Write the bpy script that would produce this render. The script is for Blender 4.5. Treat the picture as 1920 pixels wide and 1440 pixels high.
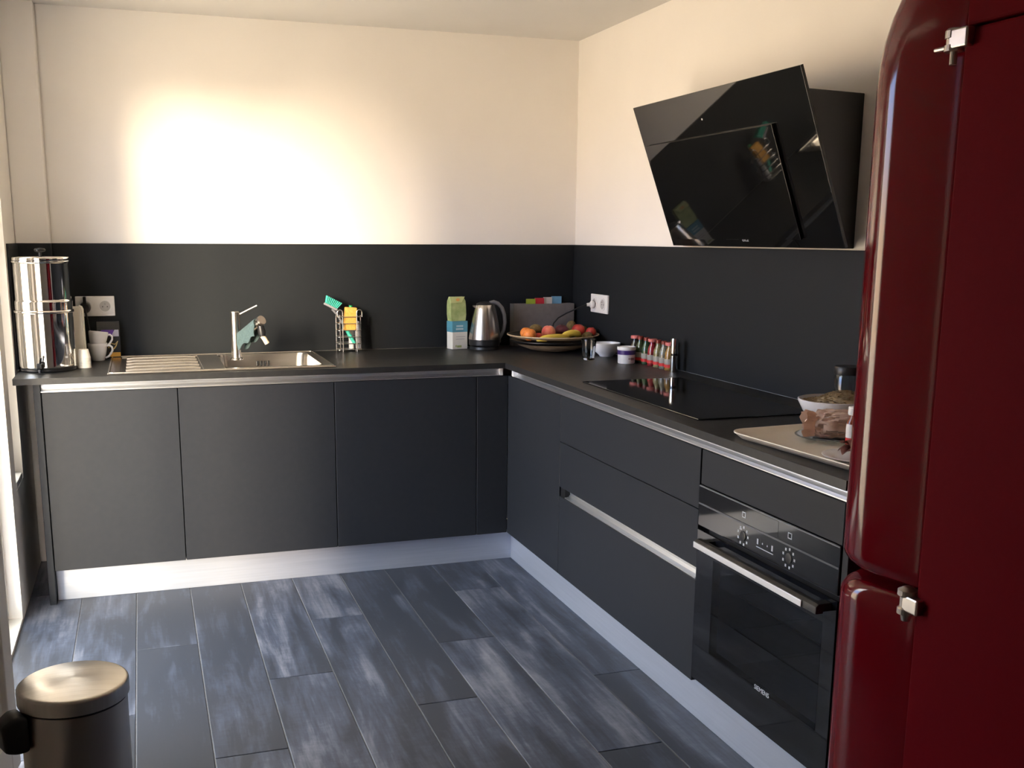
import bpy, bmesh, math, random
from mathutils import Vector, Matrix
random.seed(7)
PI = math.pi
scene = bpy.context.scene
for o in list(bpy.data.objects):
    bpy.data.objects.remove(o)

# ------------------------------------------------------------------ camera
F_PX = 1958.2
YAW, PITCH, ROLL = .3206, -.1934, .0054
cam_d = bpy.data.cameras.new('camera')
cam = bpy.data.objects.new('camera', cam_d)
scene.collection.objects.link(cam)
cam_d.sensor_fit = 'HORIZONTAL'
cam_d.sensor_width = 36.0
cam_d.lens = F_PX / 1920 * 36.0
cam_d.shift_x = 39.58 / 1920
cam_d.shift_y = 110.0 / 1920
cam_d.clip_start = .05
_f = Vector((math.sin(YAW) * math.cos(PITCH), math.cos(YAW) * math.cos(PITCH), math.sin(PITCH)))
_r0 = Vector((math.cos(YAW), -math.sin(YAW), 0))
_u0 = _r0.cross(_f)
_r = _r0 * math.cos(ROLL) + _u0 * math.sin(ROLL)
_u = -_r0 * math.sin(ROLL) + _u0 * math.cos(ROLL)
cm = Matrix((_r, _u, -_f)).transposed().to_4x4()
cm.translation = Vector((-2.0246, -4.8065, 1.3873))
cam.matrix_world = cm
scene.camera = cam

# ------------------------------------------------------------------ light
world = bpy.data.worlds.new('sky')
scene.world = world
world.use_nodes = True
wn = world.node_tree
for n in list(wn.nodes):
    wn.nodes.remove(n)
w_out = wn.nodes.new('ShaderNodeOutputWorld')
w_bg = wn.nodes.new('ShaderNodeBackground')
w_tc = wn.nodes.new('ShaderNodeTexCoord')
w_sep = wn.nodes.new('ShaderNodeSeparateXYZ')
w_rmp = wn.nodes.new('ShaderNodeValToRGB')
w_rmp.color_ramp.elements[0].position = 0.0
w_rmp.color_ramp.elements[0].color = (.80, .58, .40, 1)
w_rmp.color_ramp.elements[1].position = .33
_e = w_rmp.color_ramp.elements.new(.17)
_e.color = (.66, .60, .55, 1)
w_rmp.color_ramp.elements[1].color = (.27, .48, 1.0, 1)
wn.links.new(w_tc.outputs['Generated'], w_sep.inputs[0])
wn.links.new(w_sep.outputs['Z'], w_rmp.inputs[0])
wn.links.new(w_rmp.outputs[0], w_bg.inputs['Color'])
w_bg.inputs['Strength'].default_value = 11.0
wn.links.new(w_bg.outputs[0], w_out.inputs[0])

sun_d = bpy.data.lights.new('sun', 'SUN')
sun_d.energy = 9.5
sun_d.angle = math.radians(17)
sun_d.color = (1.0, .80, .56)
sun = bpy.data.objects.new('sun', sun_d)
scene.collection.objects.link(sun)
sun.location = (-8, -8, 4)
sun.rotation_euler = Vector((.45, .66, -.125)).to_track_quat('-Z', 'Y').to_euler()

scene.view_settings.view_transform = 'Standard'
scene.view_settings.look = 'None'
scene.view_settings.gamma = 1.0
scene.view_settings.use_curve_mapping = False
scene.view_settings.exposure = 0.5
scene.cycles.max_bounces = 10
scene.cycles.diffuse_bounces = 5
scene.cycles.glossy_bounces = 5
scene.cycles.transparent_max_bounces = 12
scene.cycles.sample_clamp_indirect = 8.0

# ------------------------------------------------------------------ materials
def mat(name, col, rough=.5, metal=0.0, spec=.5, trans=0.0, ior=1.45, coat=0.0, aniso=0.0, sheen=0.0, sss=0.0):
    m = bpy.data.materials.new(name)
    m.use_nodes = True
    b = m.node_tree.nodes['Principled BSDF']
    b.inputs['Base Color'].default_value = (*col, 1)
    b.inputs['Roughness'].default_value = rough
    b.inputs['Metallic'].default_value = metal
    b.inputs['Specular IOR Level'].default_value = spec
    b.inputs['Transmission Weight'].default_value = trans
    b.inputs['IOR'].default_value = ior
    b.inputs['Coat Weight'].default_value = coat
    b.inputs['Coat Roughness'].default_value = .08
    b.inputs['Anisotropic'].default_value = aniso
    b.inputs['Sheen Weight'].default_value = sheen
    b.inputs['Subsurface Weight'].default_value = sss
    return m

def noisy(m, c1, c2, scale=(8, 8, 8), detail=4, bump=0.0, lo=.35, hi=.65, rough=None, nscale=1.0, w_rand=False):
    """noise between two colours in object space, optional bump"""
    t = m.node_tree
    b = t.nodes['Principled BSDF']
    tc = t.nodes.new('ShaderNodeTexCoord')
    mp = t.nodes.new('ShaderNodeMapping')
    mp.inputs['Scale'].default_value = scale
    nz = t.nodes.new('ShaderNodeTexNoise')
    nz.inputs['Scale'].default_value = nscale
    nz.inputs['Detail'].default_value = detail
    rp = t.nodes.new('ShaderNodeValToRGB')
    rp.color_ramp.elements[0].position = lo
    rp.color_ramp.elements[1].position = hi
    rp.color_ramp.elements[0].color = (*c1, 1)
    rp.color_ramp.elements[1].color = (*c2, 1)
    t.links.new(tc.outputs['Object'], mp.inputs[0])
    t.links.new(mp.outputs[0], nz.inputs['Vector'])
    if w_rand:
        nz.noise_dimensions = '4D'
        oi = t.nodes.new('ShaderNodeObjectInfo')
        mu = t.nodes.new('ShaderNodeMath'); mu.operation = 'MULTIPLY'; mu.inputs[1].default_value = 40
        t.links.new(oi.outputs['Random'], mu.inputs[0])
        t.links.new(mu.outputs[0], nz.inputs['W'])
    t.links.new(nz.outputs[0], rp.inputs[0])
    t.links.new(rp.outputs[0], b.inputs['Base Color'])
    if bump:
        bp = t.nodes.new('ShaderNodeBump')
        bp.inputs['Strength'].default_value = bump
        bp.inputs['Distance'].default_value = .004
        t.links.new(nz.outputs[0], bp.inputs['Height'])
        t.links.new(bp.outputs[0], b.inputs['Normal'])
    if rough:
        mr = t.nodes.new('ShaderNodeMapRange')
        mr.inputs['To Min'].default_value = rough[0]
        mr.inputs['To Max'].default_value = rough[1]
        t.links.new(nz.outputs[0], mr.inputs[0])
        t.links.new(mr.outputs[0], b.inputs['Roughness'])
    return m

M = {}
M['wall'] = noisy(mat('painted_wall', (.83, .795, .75), .85), (.82, .785, .74), (.84, .805, .76), (3, 3, 3), bump=.02)
M['ceiling'] = noisy(mat('painted_ceiling', (.72, .70, .67), .9), (.71, .69, .66), (.73, .71, .68), (3, 3, 3))
M['laminate'] = noisy(mat('anthracite_laminate', (.0165, .0185, .023), .5, spec=.26), (.0155, .0175, .022), (.0175, .0195, .024), (40, 40, 40), rough=(.47, .53))
M['worktop'] = noisy(mat('anthracite_worktop', (.016, .016, .016), .42), (.013, .013, .014), (.019, .019, .019), (60, 60, 60), bump=.04, rough=(.36, .46))
M['splash'] = noisy(mat('anthracite_splash', (.0105, .0125, .0150), .6, spec=.24), (.0100, .0120, .0145), (.0110, .0130, .0155), (50, 50, 50), rough=(.58, .64))
M['carcass'] = noisy(mat('cabinet_carcass', (.02, .02, .02), .6), (.018, .018, .018), (.022, .022, .022))
M['alu'] = noisy(mat('brushed_aluminium', (.72, .73, .75), .34, 1.0), (.68, .69, .71), (.76, .77, .79), (2, 2, 400), rough=(.30, .40))
M['plinth'] = noisy(mat('satin_aluminium_plinth', (.46, .49, .56), .42, .6), (.44, .47, .54), (.48, .51, .58), (3, 3, 120), rough=(.38, .46))
M['steel'] = noisy(mat('brushed_steel', (.60, .56, .51), .26, 1.0), (.59, .55, .50), (.61, .57, .52), (2, 30, 30), rough=(.24, .28))
M['chrome'] = noisy(mat('polished_steel', (.80, .78, .75), .06, 1.0), (.79, .77, .74), (.81, .79, .76))
M['binsteel'] = noisy(mat('matt_steel', (.50, .46, .42), .30, 1.0), (.49, .45, .41), (.51, .47, .43), (30, 30, 2), rough=(.28, .32))
M['lidsteel'] = noisy(mat('brushed_lid_steel', (.60, .57, .53), .33, 1.0, aniso=.7), (.57, .54, .50), (.63, .60, .56), (3, 160, 3), rough=(.28, .38))
M['blackglass'] = noisy(mat('black_glass', (.006, .006, .006), .03, spec=.5), (.006, .006, .006), (.007, .007, .007))
M['hobglass'] = noisy(mat('ceramic_hob_glass', (.005, .005, .005), .05), (.005, .005, .005), (.006, .006, .006))
M['ovenglass'] = noisy(mat('oven_black_glass', (.008, .009, .012), .05), (.008, .009, .012), (.009, .010, .013))
M['black'] = noisy(mat('black_plastic', (.012, .012, .013), .38), (.011, .011, .012), (.014, .014, .015), (20, 20, 20))
M['grey'] = noisy(mat('grey_plastic', (.17, .17, .18), .35), (.16, .16, .17), (.18, .18, .19), (20, 20, 20))
M['white'] = noisy(mat('white_plastic', (.80, .79, .78), .35), (.79, .78, .77), (.81, .80, .79), (20, 20, 20))
M['ceramic'] = noisy(mat('white_ceramic', (.80, .79, .80), .18), (.79, .78, .79), (.81, .80, .81), (20, 20, 20))
M['paper'] = noisy(mat('white_paper', (.78, .74, .66), .8), (.76, .72, .64), (.80, .76, .68), (20, 20, 20))
M['frame'] = noisy(mat('painted_window_frame', (.74, .72, .68), .45), (.73, .71, .67), (.75, .73, .69), (10, 10, 10))
M['red'] = noisy(mat('red_enamel', (.125, .003, .007), .08), (.122, .0029, .0068), (.128, .0031, .0072), (10, 10, 10))
M['redmatt'] = noisy(mat('red_side_panel', (.112, .0024, .006), .6, spec=.03), (.110, .0023, .0058), (.114, .0025, .0062), (60, 60, 60), bump=.03)
M['seal'] = noisy(mat('dark_red_seal', (.05, .004, .006), .6), (.048, .004, .006), (.052, .004, .006))
M['grout'] = noisy(mat('pale_grout', (.16, .16, .17), .9), (.14, .14, .15), (.18, .18, .19), (60, 60, 60))
M['terrace'] = noisy(mat('terrace_paving', (.66, .54, .40), .9), (.62, .51, .37), (.70, .57, .43), (4, 4, 4))
M['cream'] = noisy(mat('cream_tray', (.87, .79, .67), .30), (.86, .78, .66), (.88, .80, .68), (30, 30, 30))
M['wood'] = noisy(mat('pale_wood_bowl', (.55, .40, .24), .40), (.48, .34, .20), (.62, .46, .28), (14, 60, 60))
M['blackwood'] = noisy(mat('black_lacquer', (.012, .010, .009), .35), (.011, .009, .008), (.014, .012, .010))
M['kraft'] = noisy(mat('kraft_paper', (.74, .55, .45), .75), (.62, .43, .33), (.82, .64, .54), (16, 16, 16), detail=6, bump=.4)
M['oats'] = noisy(mat('oat_flakes', (.50, .38, .22), .8), (.40, .28, .15), (.60, .48, .30), (120, 120, 120), bump=.3)
M['meat'] = noisy(mat('cured_meat', (.30, .10, .08), .4), (.20, .06, .05), (.50, .28, .24), (30, 30, 30), detail=6, bump=.3)
M['sponge'] = noisy(mat('yellow_sponge', (.80, .42, .08), .9), (.74, .38, .07), (.86, .46, .10), (120, 120, 120), bump=.4)
M['teal'] = noisy(mat('teal_bristles', (.06, .50, .38), .55), (.05, .45, .34), (.07, .55, .42), (200, 200, 200))
M['green'] = noisy(mat('green_plastic', (.02, .35, .10), .35), (.02, .33, .09), (.02, .37, .11))
M['cloth'] = noisy(mat('blue_grey_cloth', (.062, .098, .102), .95), (.054, .086, .090), (.070, .110, .114), (150, 150, 150), bump=.4)
M['scourer'] = noisy(mat('grey_scourer', (.30, .29, .30), .9), (.26, .25, .26), (.34, .33, .34), (200, 200, 200), bump=.4)
M['ivory'] = noisy(mat('ivory_plastic', (.80, .62, .42), .4), (.78, .60, .40), (.82, .64, .44))
M['cordm'] = noisy(mat('black_rubber', (.010, .010, .010), .5), (.009, .009, .009), (.012, .012, .012))
M['print'] = noisy(mat('pale_print', (.55, .57, .62), .5), (.53, .55, .60), (.57, .59, .64))
M['steelfine'] = noisy(mat('steel_wire', (.70, .68, .66), .18, 1.0), (.68, .66, .64), (.72, .70, .68))

def flatc(name, c, rough=.5, v=.06):
    k = noisy(mat(name, c, rough), tuple(x * (1 - v) for x in c), tuple(min(1, x * (1 + v)) for x in c), (30, 30, 30))
    M[name] = k
    return k

def glass_pane(name, tint=(1, 1, 1), refl=1.0, alpha=1.0):
    m = bpy.data.materials.new(name)
    m.use_nodes = True
    t = m.node_tree
    for n in list(t.nodes):
        t.nodes.remove(n)
    out = t.nodes.new('ShaderNodeOutputMaterial')
    tr = t.nodes.new('ShaderNodeBsdfTransparent'); tr.inputs[0].default_value = (*tint, 1)
    gl = t.nodes.new('ShaderNodeBsdfGlossy'); gl.inputs['Roughness'].default_value = .02
    fr = t.nodes.new('ShaderNodeFresnel'); fr.inputs[0].default_value = 1.45
    mx = t.nodes.new('ShaderNodeMixShader')
    ge = t.nodes.new('ShaderNodeNewGeometry')
    mr = t.nodes.new('ShaderNodeMapRange')
    mr.inputs['To Min'].default_value = 1.45; mr.inputs['To Max'].default_value = 1 / 1.45
    t.links.new(ge.outputs['Backfacing'], mr.inputs[0]); t.links.new(mr.outputs[0], fr.inputs[0])
    t.links.new(fr.outputs[0], mx.inputs[0])
    t.links.new(tr.outputs[0], mx.inputs[1])
    t.links.new(gl.outputs[0], mx.inputs[2])
    t.links.new(mx.outputs[0], out.inputs[0])
    return m
M['pane'] = glass_pane('window_glass', (.96, .98, .97))
M['ovenpane'] = glass_pane('tinted_oven_glass', (.42, .47, .54))
M['glass'] = mat('drinking_glass', (.95, .97, .98), .02, trans=1.0, ior=1.45)

# planks: slate coloured wood-look boards, tone and grain differ per plank
def plank_mat():
    m = bpy.data.materials.new('slate_wood_plank')
    m.use_nodes = True
    t = m.node_tree
    b = t.nodes['Principled BSDF']
    N = t.nodes.new
    tc = N('ShaderNodeTexCoord'); oi = N('ShaderNodeObjectInfo')
    mu = N('ShaderNodeMath'); mu.operation = 'MULTIPLY'; mu.inputs[1].default_value = 60
    t.links.new(oi.outputs['Random'], mu.inputs[0])
    def nz(scale, det, rough=.6, dist=0.0):
        mp = N('ShaderNodeMapping'); mp.inputs['Scale'].default_value = scale
        n = N('ShaderNodeTexNoise'); n.noise_dimensions = '4D'
        n.inputs['Scale'].default_value = 1.0; n.inputs['Detail'].default_value = det
        n.inputs['Roughness'].default_value = rough; n.inputs['Distortion'].default_value = dist
        t.links.new(tc.outputs['Object'], mp.inputs[0]); t.links.new(mp.outputs[0], n.inputs['Vector'])
        t.links.new(mu.outputs[0], n.inputs['W'])
        return n
    big = nz((10, 1.9, 1), 5, .62, .5)
    fine = nz((70, 4, 1), 5, .6, .2)
    saw = nz((18, 60, 1), 3, .6, .8)
    r1 = N('ShaderNodeValToRGB')
    e = r1.color_ramp.elements
    e[0].position = .38; e[0].color = (.032, .038, .054, 1)
    e[1].position = .72; e[1].color = (.195, .205, .250, 1)
    mid = e.new(.52); mid.color = (.063, .075, .110, 1)
    add = N('ShaderNodeMath'); add.operation = 'MULTIPLY_ADD'; add.inputs[1].default_value = .34
    t.links.new(fine.outputs[0], add.inputs[0]); 
    s1 = N('ShaderNodeMath'); s1.operation = 'MULTIPLY_ADD'; s1.inputs[1].default_value = 1.05; s1.inputs[2].default_value = -.27
    t.links.new(big.outputs[0], s1.inputs[0]); t.links.new(s1.outputs[0], add.inputs[2])
    # per plank brightness
    s2 = N('ShaderNodeMath'); s2.operation = 'MULTIPLY_ADD'; s2.inputs[1].default_value = .26
    t.links.new(oi.outputs['Random'], s2.inputs[0]); t.links.new(add.outputs[0], s2.inputs[2])
    s3 = N('ShaderNodeMath'); s3.operation = 'MULTIPLY_ADD'; s3.inputs[1].default_value = .12
    t.links.new(saw.outputs[0], s3.inputs[0]); t.links.new(s2.outputs[0], s3.inputs[2])
    s4 = N('ShaderNodeMath'); s4.operation = 'SUBTRACT'; s4.inputs[1].default_value = .15
    t.links.new(s3.outputs[0], s4.inputs[0])
    t.links.new(s4.outputs[0], r1.inputs[0])
    t.links.new(r1.outputs[0], b.inputs['Base Color'])
    b.inputs['Roughness'].default_value = .50
    b.inputs['Specular IOR Level'].default_value = .5
    bp = N('ShaderNodeBump'); bp.inputs['Strength'].default_value = .35; bp.inputs['Distance'].default_value = .002
    t.links.new(s3.outputs[0], bp.inputs['Height']); t.links.new(bp.outputs[0], b.inputs['Normal'])
    return m
M['plank'] = plank_mat()

# ------------------------------------------------------------------ mesh builder
class B:
    def __init__(s):
        s.bm = bmesh.new()
        s.ang = None
    def box(s, x0, x1, y0, y1, z0, z1, bev=0.0, seg=2):
        t = bmesh.new()
        bmesh.ops.create_cube(t, size=1)
        bmesh.ops.scale(t, vec=(abs(x1 - x0), abs(y1 - y0), abs(z1 - z0)), verts=t.verts)
        bmesh.ops.translate(t, vec=((x0 + x1) / 2, (y0 + y1) / 2, (z0 + z1) / 2), verts=t.verts)
        if bev:
            bmesh.ops.bevel(t, geom=t.edges[:], offset=bev, segments=seg, profile=.5, affect='EDGES', clamp_overlap=True)
        s.ang = 15
        return s.merge(t)
    def merge(s, t, M4=None):
        if M4 is not None:
            bmesh.ops.transform(t, matrix=M4, verts=t.verts)
        me = bpy.data.meshes.new('tmp'); t.to_mesh(me); t.free()
        s.bm.from_mesh(me); bpy.data.meshes.remove(me)
        return s
    def prism(s, pts, z0, z1, axis='z', bev=0.0):
        """extrude a polygon: axis z pts=(x,y); axis x pts=(y,z); axis y pts=(x,z)"""
        s.ang = 15
        t = bmesh.new()
        def P(a, b, c):
            return {'z': (a, b, c), 'x': (c, a, b), 'y': (a, c, b)}[axis]
        v0 = [t.verts.new(P(a, b, z0)) for a, b in pts]
        v1 = [t.verts.new(P(a, b, z1)) for a, b in pts]
        n = len(pts)
        t.faces.new(v0); t.faces.new(v1)
        for i in range(n):
            t.faces.new((v0[i], v0[(i + 1) % n], v1[(i + 1) % n], v1[i]))
        bmesh.ops.recalc_face_normals(t, faces=t.faces[:])
        if bev:
            bmesh.ops.bevel(t, geom=t.edges[:], offset=bev, segments=2, profile=.5, affect='EDGES', clamp_overlap=True)
        return s.merge(t)
    def lathe(s, prof, seg=32, c=(0, 0, 0), rot=None, sx=1.0, sy=1.0):
        t = bmesh.new()
        rings = []
        for r, z in prof:
            if r <= 1e-6:
                rings.append([t.verts.new((0, 0, z))])
            else:
                rings.append([t.verts.new((r * math.cos(2 * PI * k / seg) * sx, r * math.sin(2 * PI * k / seg) * sy, z)) for k in range(seg)])
        for a, b in zip(rings, rings[1:]):
            for k in range(seg):
                k2 = (k + 1) % seg
                if len(a) == 1 and len(b) == 1:
                    continue
                if len(a) == 1:
                    t.faces.new((a[0], b[k2], b[k]))
                elif len(b) == 1:
                    t.faces.new((a[k], a[k2], b[0]))
                else:
                    t.faces.new((a[k], a[k2], b[k2], b[k]))
        for ring in (rings[0], rings[-1]):
            if len(ring) > 1 and prof[0] != prof[-1]:
                t.faces.new(ring)
        if prof[0] == prof[-1]:
            bmesh.ops.remove_doubles(t, verts=t.verts, dist=1e-7)
        bmesh.ops.recalc_face_normals(t, faces=t.faces[:])
        m4 = Matrix.Translation(c)
        if rot is not None:
            m4 = m4 @ rot
        return s.merge(t, m4)
    def tube(s, pts, r, seg=10, closed=False, caps=True, flat=1.0):
        s.ang = s.ang or 60
        pts = [Vector(p) for p in pts]
        rs = r if isinstance(r, (list, tuple)) else [r] * len(pts)
        t = bmesh.new()
        n = len(pts)
        up = None
        rings = []
        for i, p in enumerate(pts):
            a = pts[(i - 1) % n] if (closed or i > 0) else p
            b = pts[(i + 1) % n] if (closed or i < n - 1) else p
            d = (b - a).normalized()
            if up is None:
                up = Vector((0, 0, 1)) if abs(d.z) < .9 else Vector((1, 0, 0))
            u = (up - d * up.dot(d)).normalized()
            up = u
            w = d.cross(u)
            rings.append([t.verts.new(p + (u * math.cos(2 * PI * k / seg) + w * math.sin(2 * PI * k / seg) * flat) * rs[i]) for k in range(seg)])
        m = n if closed else n - 1
        for i in range(m):
            a, b = rings[i], rings[(i + 1) % n]
            for k in range(seg):
                t.faces.new((a[k], a[(k + 1) % seg], b[(k + 1) % seg], b[k]))
        if caps and not closed:
            t.faces.new(rings[0]); t.faces.new(rings[-1])
        bmesh.ops.recalc_face_normals(t, faces=t.faces[:])
        return s.merge(t)
    def loft(s, sections, cap=True):
        t = bmesh.new()
        rings = [[t.verts.new(p) for p in sec] for sec in sections]
        n = len(rings[0])
        for a, b in zip(rings, rings[1:]):
            for k in range(n):
                t.faces.new((a[k], a[(k + 1) % n], b[(k + 1) % n], b[k]))
        if cap:
            t.faces.new(rings[0]); t.faces.new(rings[-1])
        bmesh.ops.recalc_face_normals(t, faces=t.faces[:])
        return s.merge(t)
    def ball(s, c, r, sc=(1, 1, 1), u=20, v=14, rot=None):
        t = bmesh.new()
        bmesh.ops.create_uvsphere(t, u_segments=u, v_segments=v, radius=r)
        bmesh.ops.scale(t, vec=sc, verts=t.verts)
        m4 = Matrix.Translation(c)
        if rot is not None:
            m4 = m4 @ rot
        return s.merge(t, m4)
    def xf(s, m4):
        bmesh.ops.transform(s.bm, matrix=m4, verts=s.bm.verts)
        return s

col = scene.collection
def put(name, b, m, parent=None, ang=None, world_coords=False):
    """link one mesh object; geometry is local to the parent unless world_coords"""
    bm = b.bm
    if ang is None:
        ang = b.ang or 35
    if world_coords and parent is not None:
        root = parent
        while root.parent is not None:
            root = root.parent
        inv = (Matrix.Translation(root.location) @ Matrix.Rotation(root.rotation_euler.z, 4, 'Z')).inverted()
        bmesh.ops.transform(bm, matrix=inv, verts=bm.verts)
    me = bpy.data.meshes.new(name)
    bm.to_mesh(me); bm.free()
    for p in me.polygons:
        p.use_smooth = True
    me.set_sharp_from_angle(angle=math.radians(ang))
    ms = m if isinstance(m, (list, tuple)) else [m]
    for k in ms:
        me.materials.append(k)
    o = bpy.data.objects.new(name, me)
    col.objects.link(o)
    if parent is not None:
        o.parent = parent
    return o

def tag(o, label, cat, group=None):
    o['label'] = label; o['category'] = cat
    if group:
        o['group'] = group
    return o
def thing(name, label, cat, loc=(0, 0, 0), rz=0.0, group=None):
    o = bpy.data.objects.new(name, None)
    o.empty_display_size = .05
    col.objects.link(o)
    o.location = loc; o.rotation_euler = (0, 0, rz)
    return tag(o, label, cat, group)
def solo(name, b, m, label, cat, loc=None, group=None, ang=None):
    """a thing that is one mesh; world geometry, origin moved to loc"""
    if loc is not None:
        bmesh.ops.translate(b.bm, vec=-Vector(loc), verts=b.bm.verts)
    o = put(name, b, m, None, ang)
    if loc is not None:
        o.location = loc
    return tag(o, label, cat, group)
def struct(name, b, m, parent=None, label=None):
    o = put(name, b, m, parent)
    if parent is None:
        o['kind'] = 'structure'
    if label:
        o['label'] = label
    return o
def text_mesh(name, s, size, m, parent, mat4, ext=.0004):
    cu = bpy.data.curves.new(name, 'FONT')
    cu.body = s; cu.size = size; cu.align_x = 'CENTER'; cu.align_y = 'CENTER'; cu.extrude = ext
    tmp = bpy.data.objects.new('tmp_text', cu)
    col.objects.link(tmp)
    bpy.context.view_layer.update()
    me = bpy.data.meshes.new_from_object(tmp.evaluated_get(bpy.context.evaluated_depsgraph_get()))
    bpy.data.objects.remove(tmp); bpy.data.curves.remove(cu)
    me.transform(mat4)
    me.materials.clear(); me.materials.append(m)
    me.name = name
    o = bpy.data.objects.new(name, me)
    col.objects.link(o); o.parent = parent
    return o
def frame4(origin, ex, ey):
    """matrix whose local x,y run along ex,ey"""
    ex = Vector(ex).normalized(); ey = Vector(ey).normalized(); ez = ex.cross(ey)
    m = Matrix((ex, ey, ez)).transposed().to_4x4(); m.translation = Vector(origin)
    return m

# ------------------------------------------------------------------ dimensions
H = .875        # worktop top
S = 1.357       # splash panel top
C = 2.302       # ceiling
XW = -2.505     # left wall
YB = -5.60      # rear wall
YF, XF = -.671, -.577      # front faces of the two cabinet runs
DT, DB = .818, .133        # cabinet fronts top, bottom

# ------------------------------------------------------------------ setting
fl = struct('floor', B().box(XW, 0, YB, 0, -.10, -.0025), M['grout'])
seams = [-2.505, -2.311, -2.11, -1.907, -1.708, -1.501, -1.303, -1.110, -.903, -.704, -.505, -.30, 0.0]
ends = [-.55, -1.75, -1.235, -2.095, -1.615, -1.125, -1.94, -1.482, -.978, -1.90, -1.3, -.8]
LP = 1.40
for i in range(len(seams) - 1):
    x0, x1 = seams[i], seams[i + 1]
    ys = [0.0]
    y = ends[i]
    while y > YB + .05:
        ys.append(y); y -= LP
    ys.append(YB)
    for a, b_ in zip(ys, ys[1:]):
        cx, cy = (x0 + x1) / 2, (a + b_) / 2
        g = .0016
        hx, hy = (x1 - x0) / 2 - g, (a - b_) / 2 - g
        o = put('plank', B().box(-hx, hx, -hy, hy, -.009, 0, bev=.0012, seg=1), M['plank'], fl)
        o.location = (cx, cy, random.uniform(-.0003, 0))

struct('ceiling', B().box(XW - .3, .2, YB - .2, .2, C, C + .12), M['ceiling'])
struct('wall_back', B().box(XW - .3, .2, 0, .2, 0, C), M['wall'])
struct('wall_right', B().box(0, .2, YB, 0, 0, C), M['wall'])
struct('wall_rear', B().box(XW - .3, .2, YB - .2, YB, 0, C), M['wall'])
# left wall: solid pier beside the back wall, narrow fixed window, double glazed door, rest of the wall
W0, W1 = -.450, -.690          # narrow window
D0, D1 = -.820, -2.905         # door opening
TOPW = 2.16
wl = B()
wl.box(XW - .25, XW, W0, 0, -.1, C)
wl.box(XW - .25, XW, W1, W0, -.1, .46)
wl.box(XW - .25, XW, W1, W0, TOPW, C)
wl.box(XW - .25, XW, D0, W1, -.1, C)
wl.box(XW - .25, XW, D1, D0, TOPW, C)
wl.box(XW - .25, XW, YB, D1, -.1, C)
struct('wall_left', wl, M['wall'])
struct('trim_1', B().box(XW, -2.373, -.075, 0, 0, C, bev=.006), M['wall'], label='plastered pipe casing in the left corner')
struct('terrace', B().box(-9, XW - .25, -12, 4, -.20, -.05), M['terrace'])
struct('trim_2', B().box(XW - .25, XW, D1, D0, -.05, .012), M['frame'], label='door sill')

def casement(parent, x, y0, y1, z0, z1, st=.06, th=.05, rails=(), bottom=None, panel=None):
    """a glazed leaf in the plane x, parts under parent (world coordinates)"""
    bt = bottom or st
    for n_, bx in (('stile', (x - th / 2, x + th / 2, y0, y0 - st, z0, z1)), ('stile', (x - th / 2, x + th / 2, y1 + st, y1, z0, z1)),
                   ('rail', (x - th / 2, x + th / 2, y1 + st, y0 - st, z0, z0 + bt)), ('rail', (x - th / 2, x + th / 2, y1 + st, y0 - st, z1 - st, z1))):
        put(n_, B().box(*bx, bev=.003), M['frame'], parent, world_coords=True)
    zz = z0 + bt
    for r in rails:
        put('rail', B().box(x - th / 2, x + th / 2, y1 + st, y0 - st, r - .03, r + .03, bev=.003), M['frame'], parent, world_coords=True)
    lo = zz
    for r in list(rails) + [None]:
        hi = (r - .03) if r is not None else z1 - st
        if panel and lo < panel:
            put('lower_panel', B().box(x - .010, x + .010, y1 + st, y0 - st, lo, hi), M['frame'], parent, world_coords=True)
        else:
            put('pane', B().box(x - .003, x + .003, y1 + st - .004, y0 - st + .004, lo - .004, hi + .004), M['pane'], parent, world_coords=True)
        lo = (r + .03) if r is not None else None
def lining(parent, y0, y1, z0, z1, sill=True):
    bxs = [('jamb', (XW - .13, XW - .045, y0, y0 - .025, z0, z1)), ('jamb', (XW - .13, XW - .045, y1 + .025, y1, z0, z1)),
           ('head', (XW - .13, XW - .045, y1 + .025, y0 - .025, z1 - .03, z1))]
    if sill:
        bxs.append(('sill', (XW - .13, XW + .0, y1 + .025, y0 - .025, z0, z0 + .025)))
    for n_, bx in bxs:
        put(n_, B().box(*bx, bev=.002), M['frame'], parent, world_coords=True)
def s_empty(name, loc, label):
    o = bpy.data.objects.new(name, None); col.objects.link(o); o.location = loc
    o['kind'] = 'structure'; o['label'] = label
    return o
w1 = s_empty('window_1', (XW - .09, (W0 + W1) / 2, .46), 'narrow fixed window beside the worktop end')
lining(w1, W0, W1, .46, TOPW)
casement(w1, XW - .09, W0 - .027, W1 + .027, .487, TOPW - .032, st=.035)
d1 = s_empty('door_1', (XW - .09, D0, 0), 'closed leaf of the glazed terrace door')
lining(d1, D0, D1, .012, TOPW, sill=False)
YM = (D0 + D1) / 2
casement(d1, XW - .09, D0 - .028, YM, .014, TOPW - .032, st=.06, bottom=.06)
put('handle', B().box(XW - .065, XW - .02, YM + .02, YM + .04, 1.0, 1.012, bev=.002).box(XW - .03, XW - .02, YM + .02, YM + .13, 1.0, 1.012, bev=.002), M['alu'], d1, world_coords=True)
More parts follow.
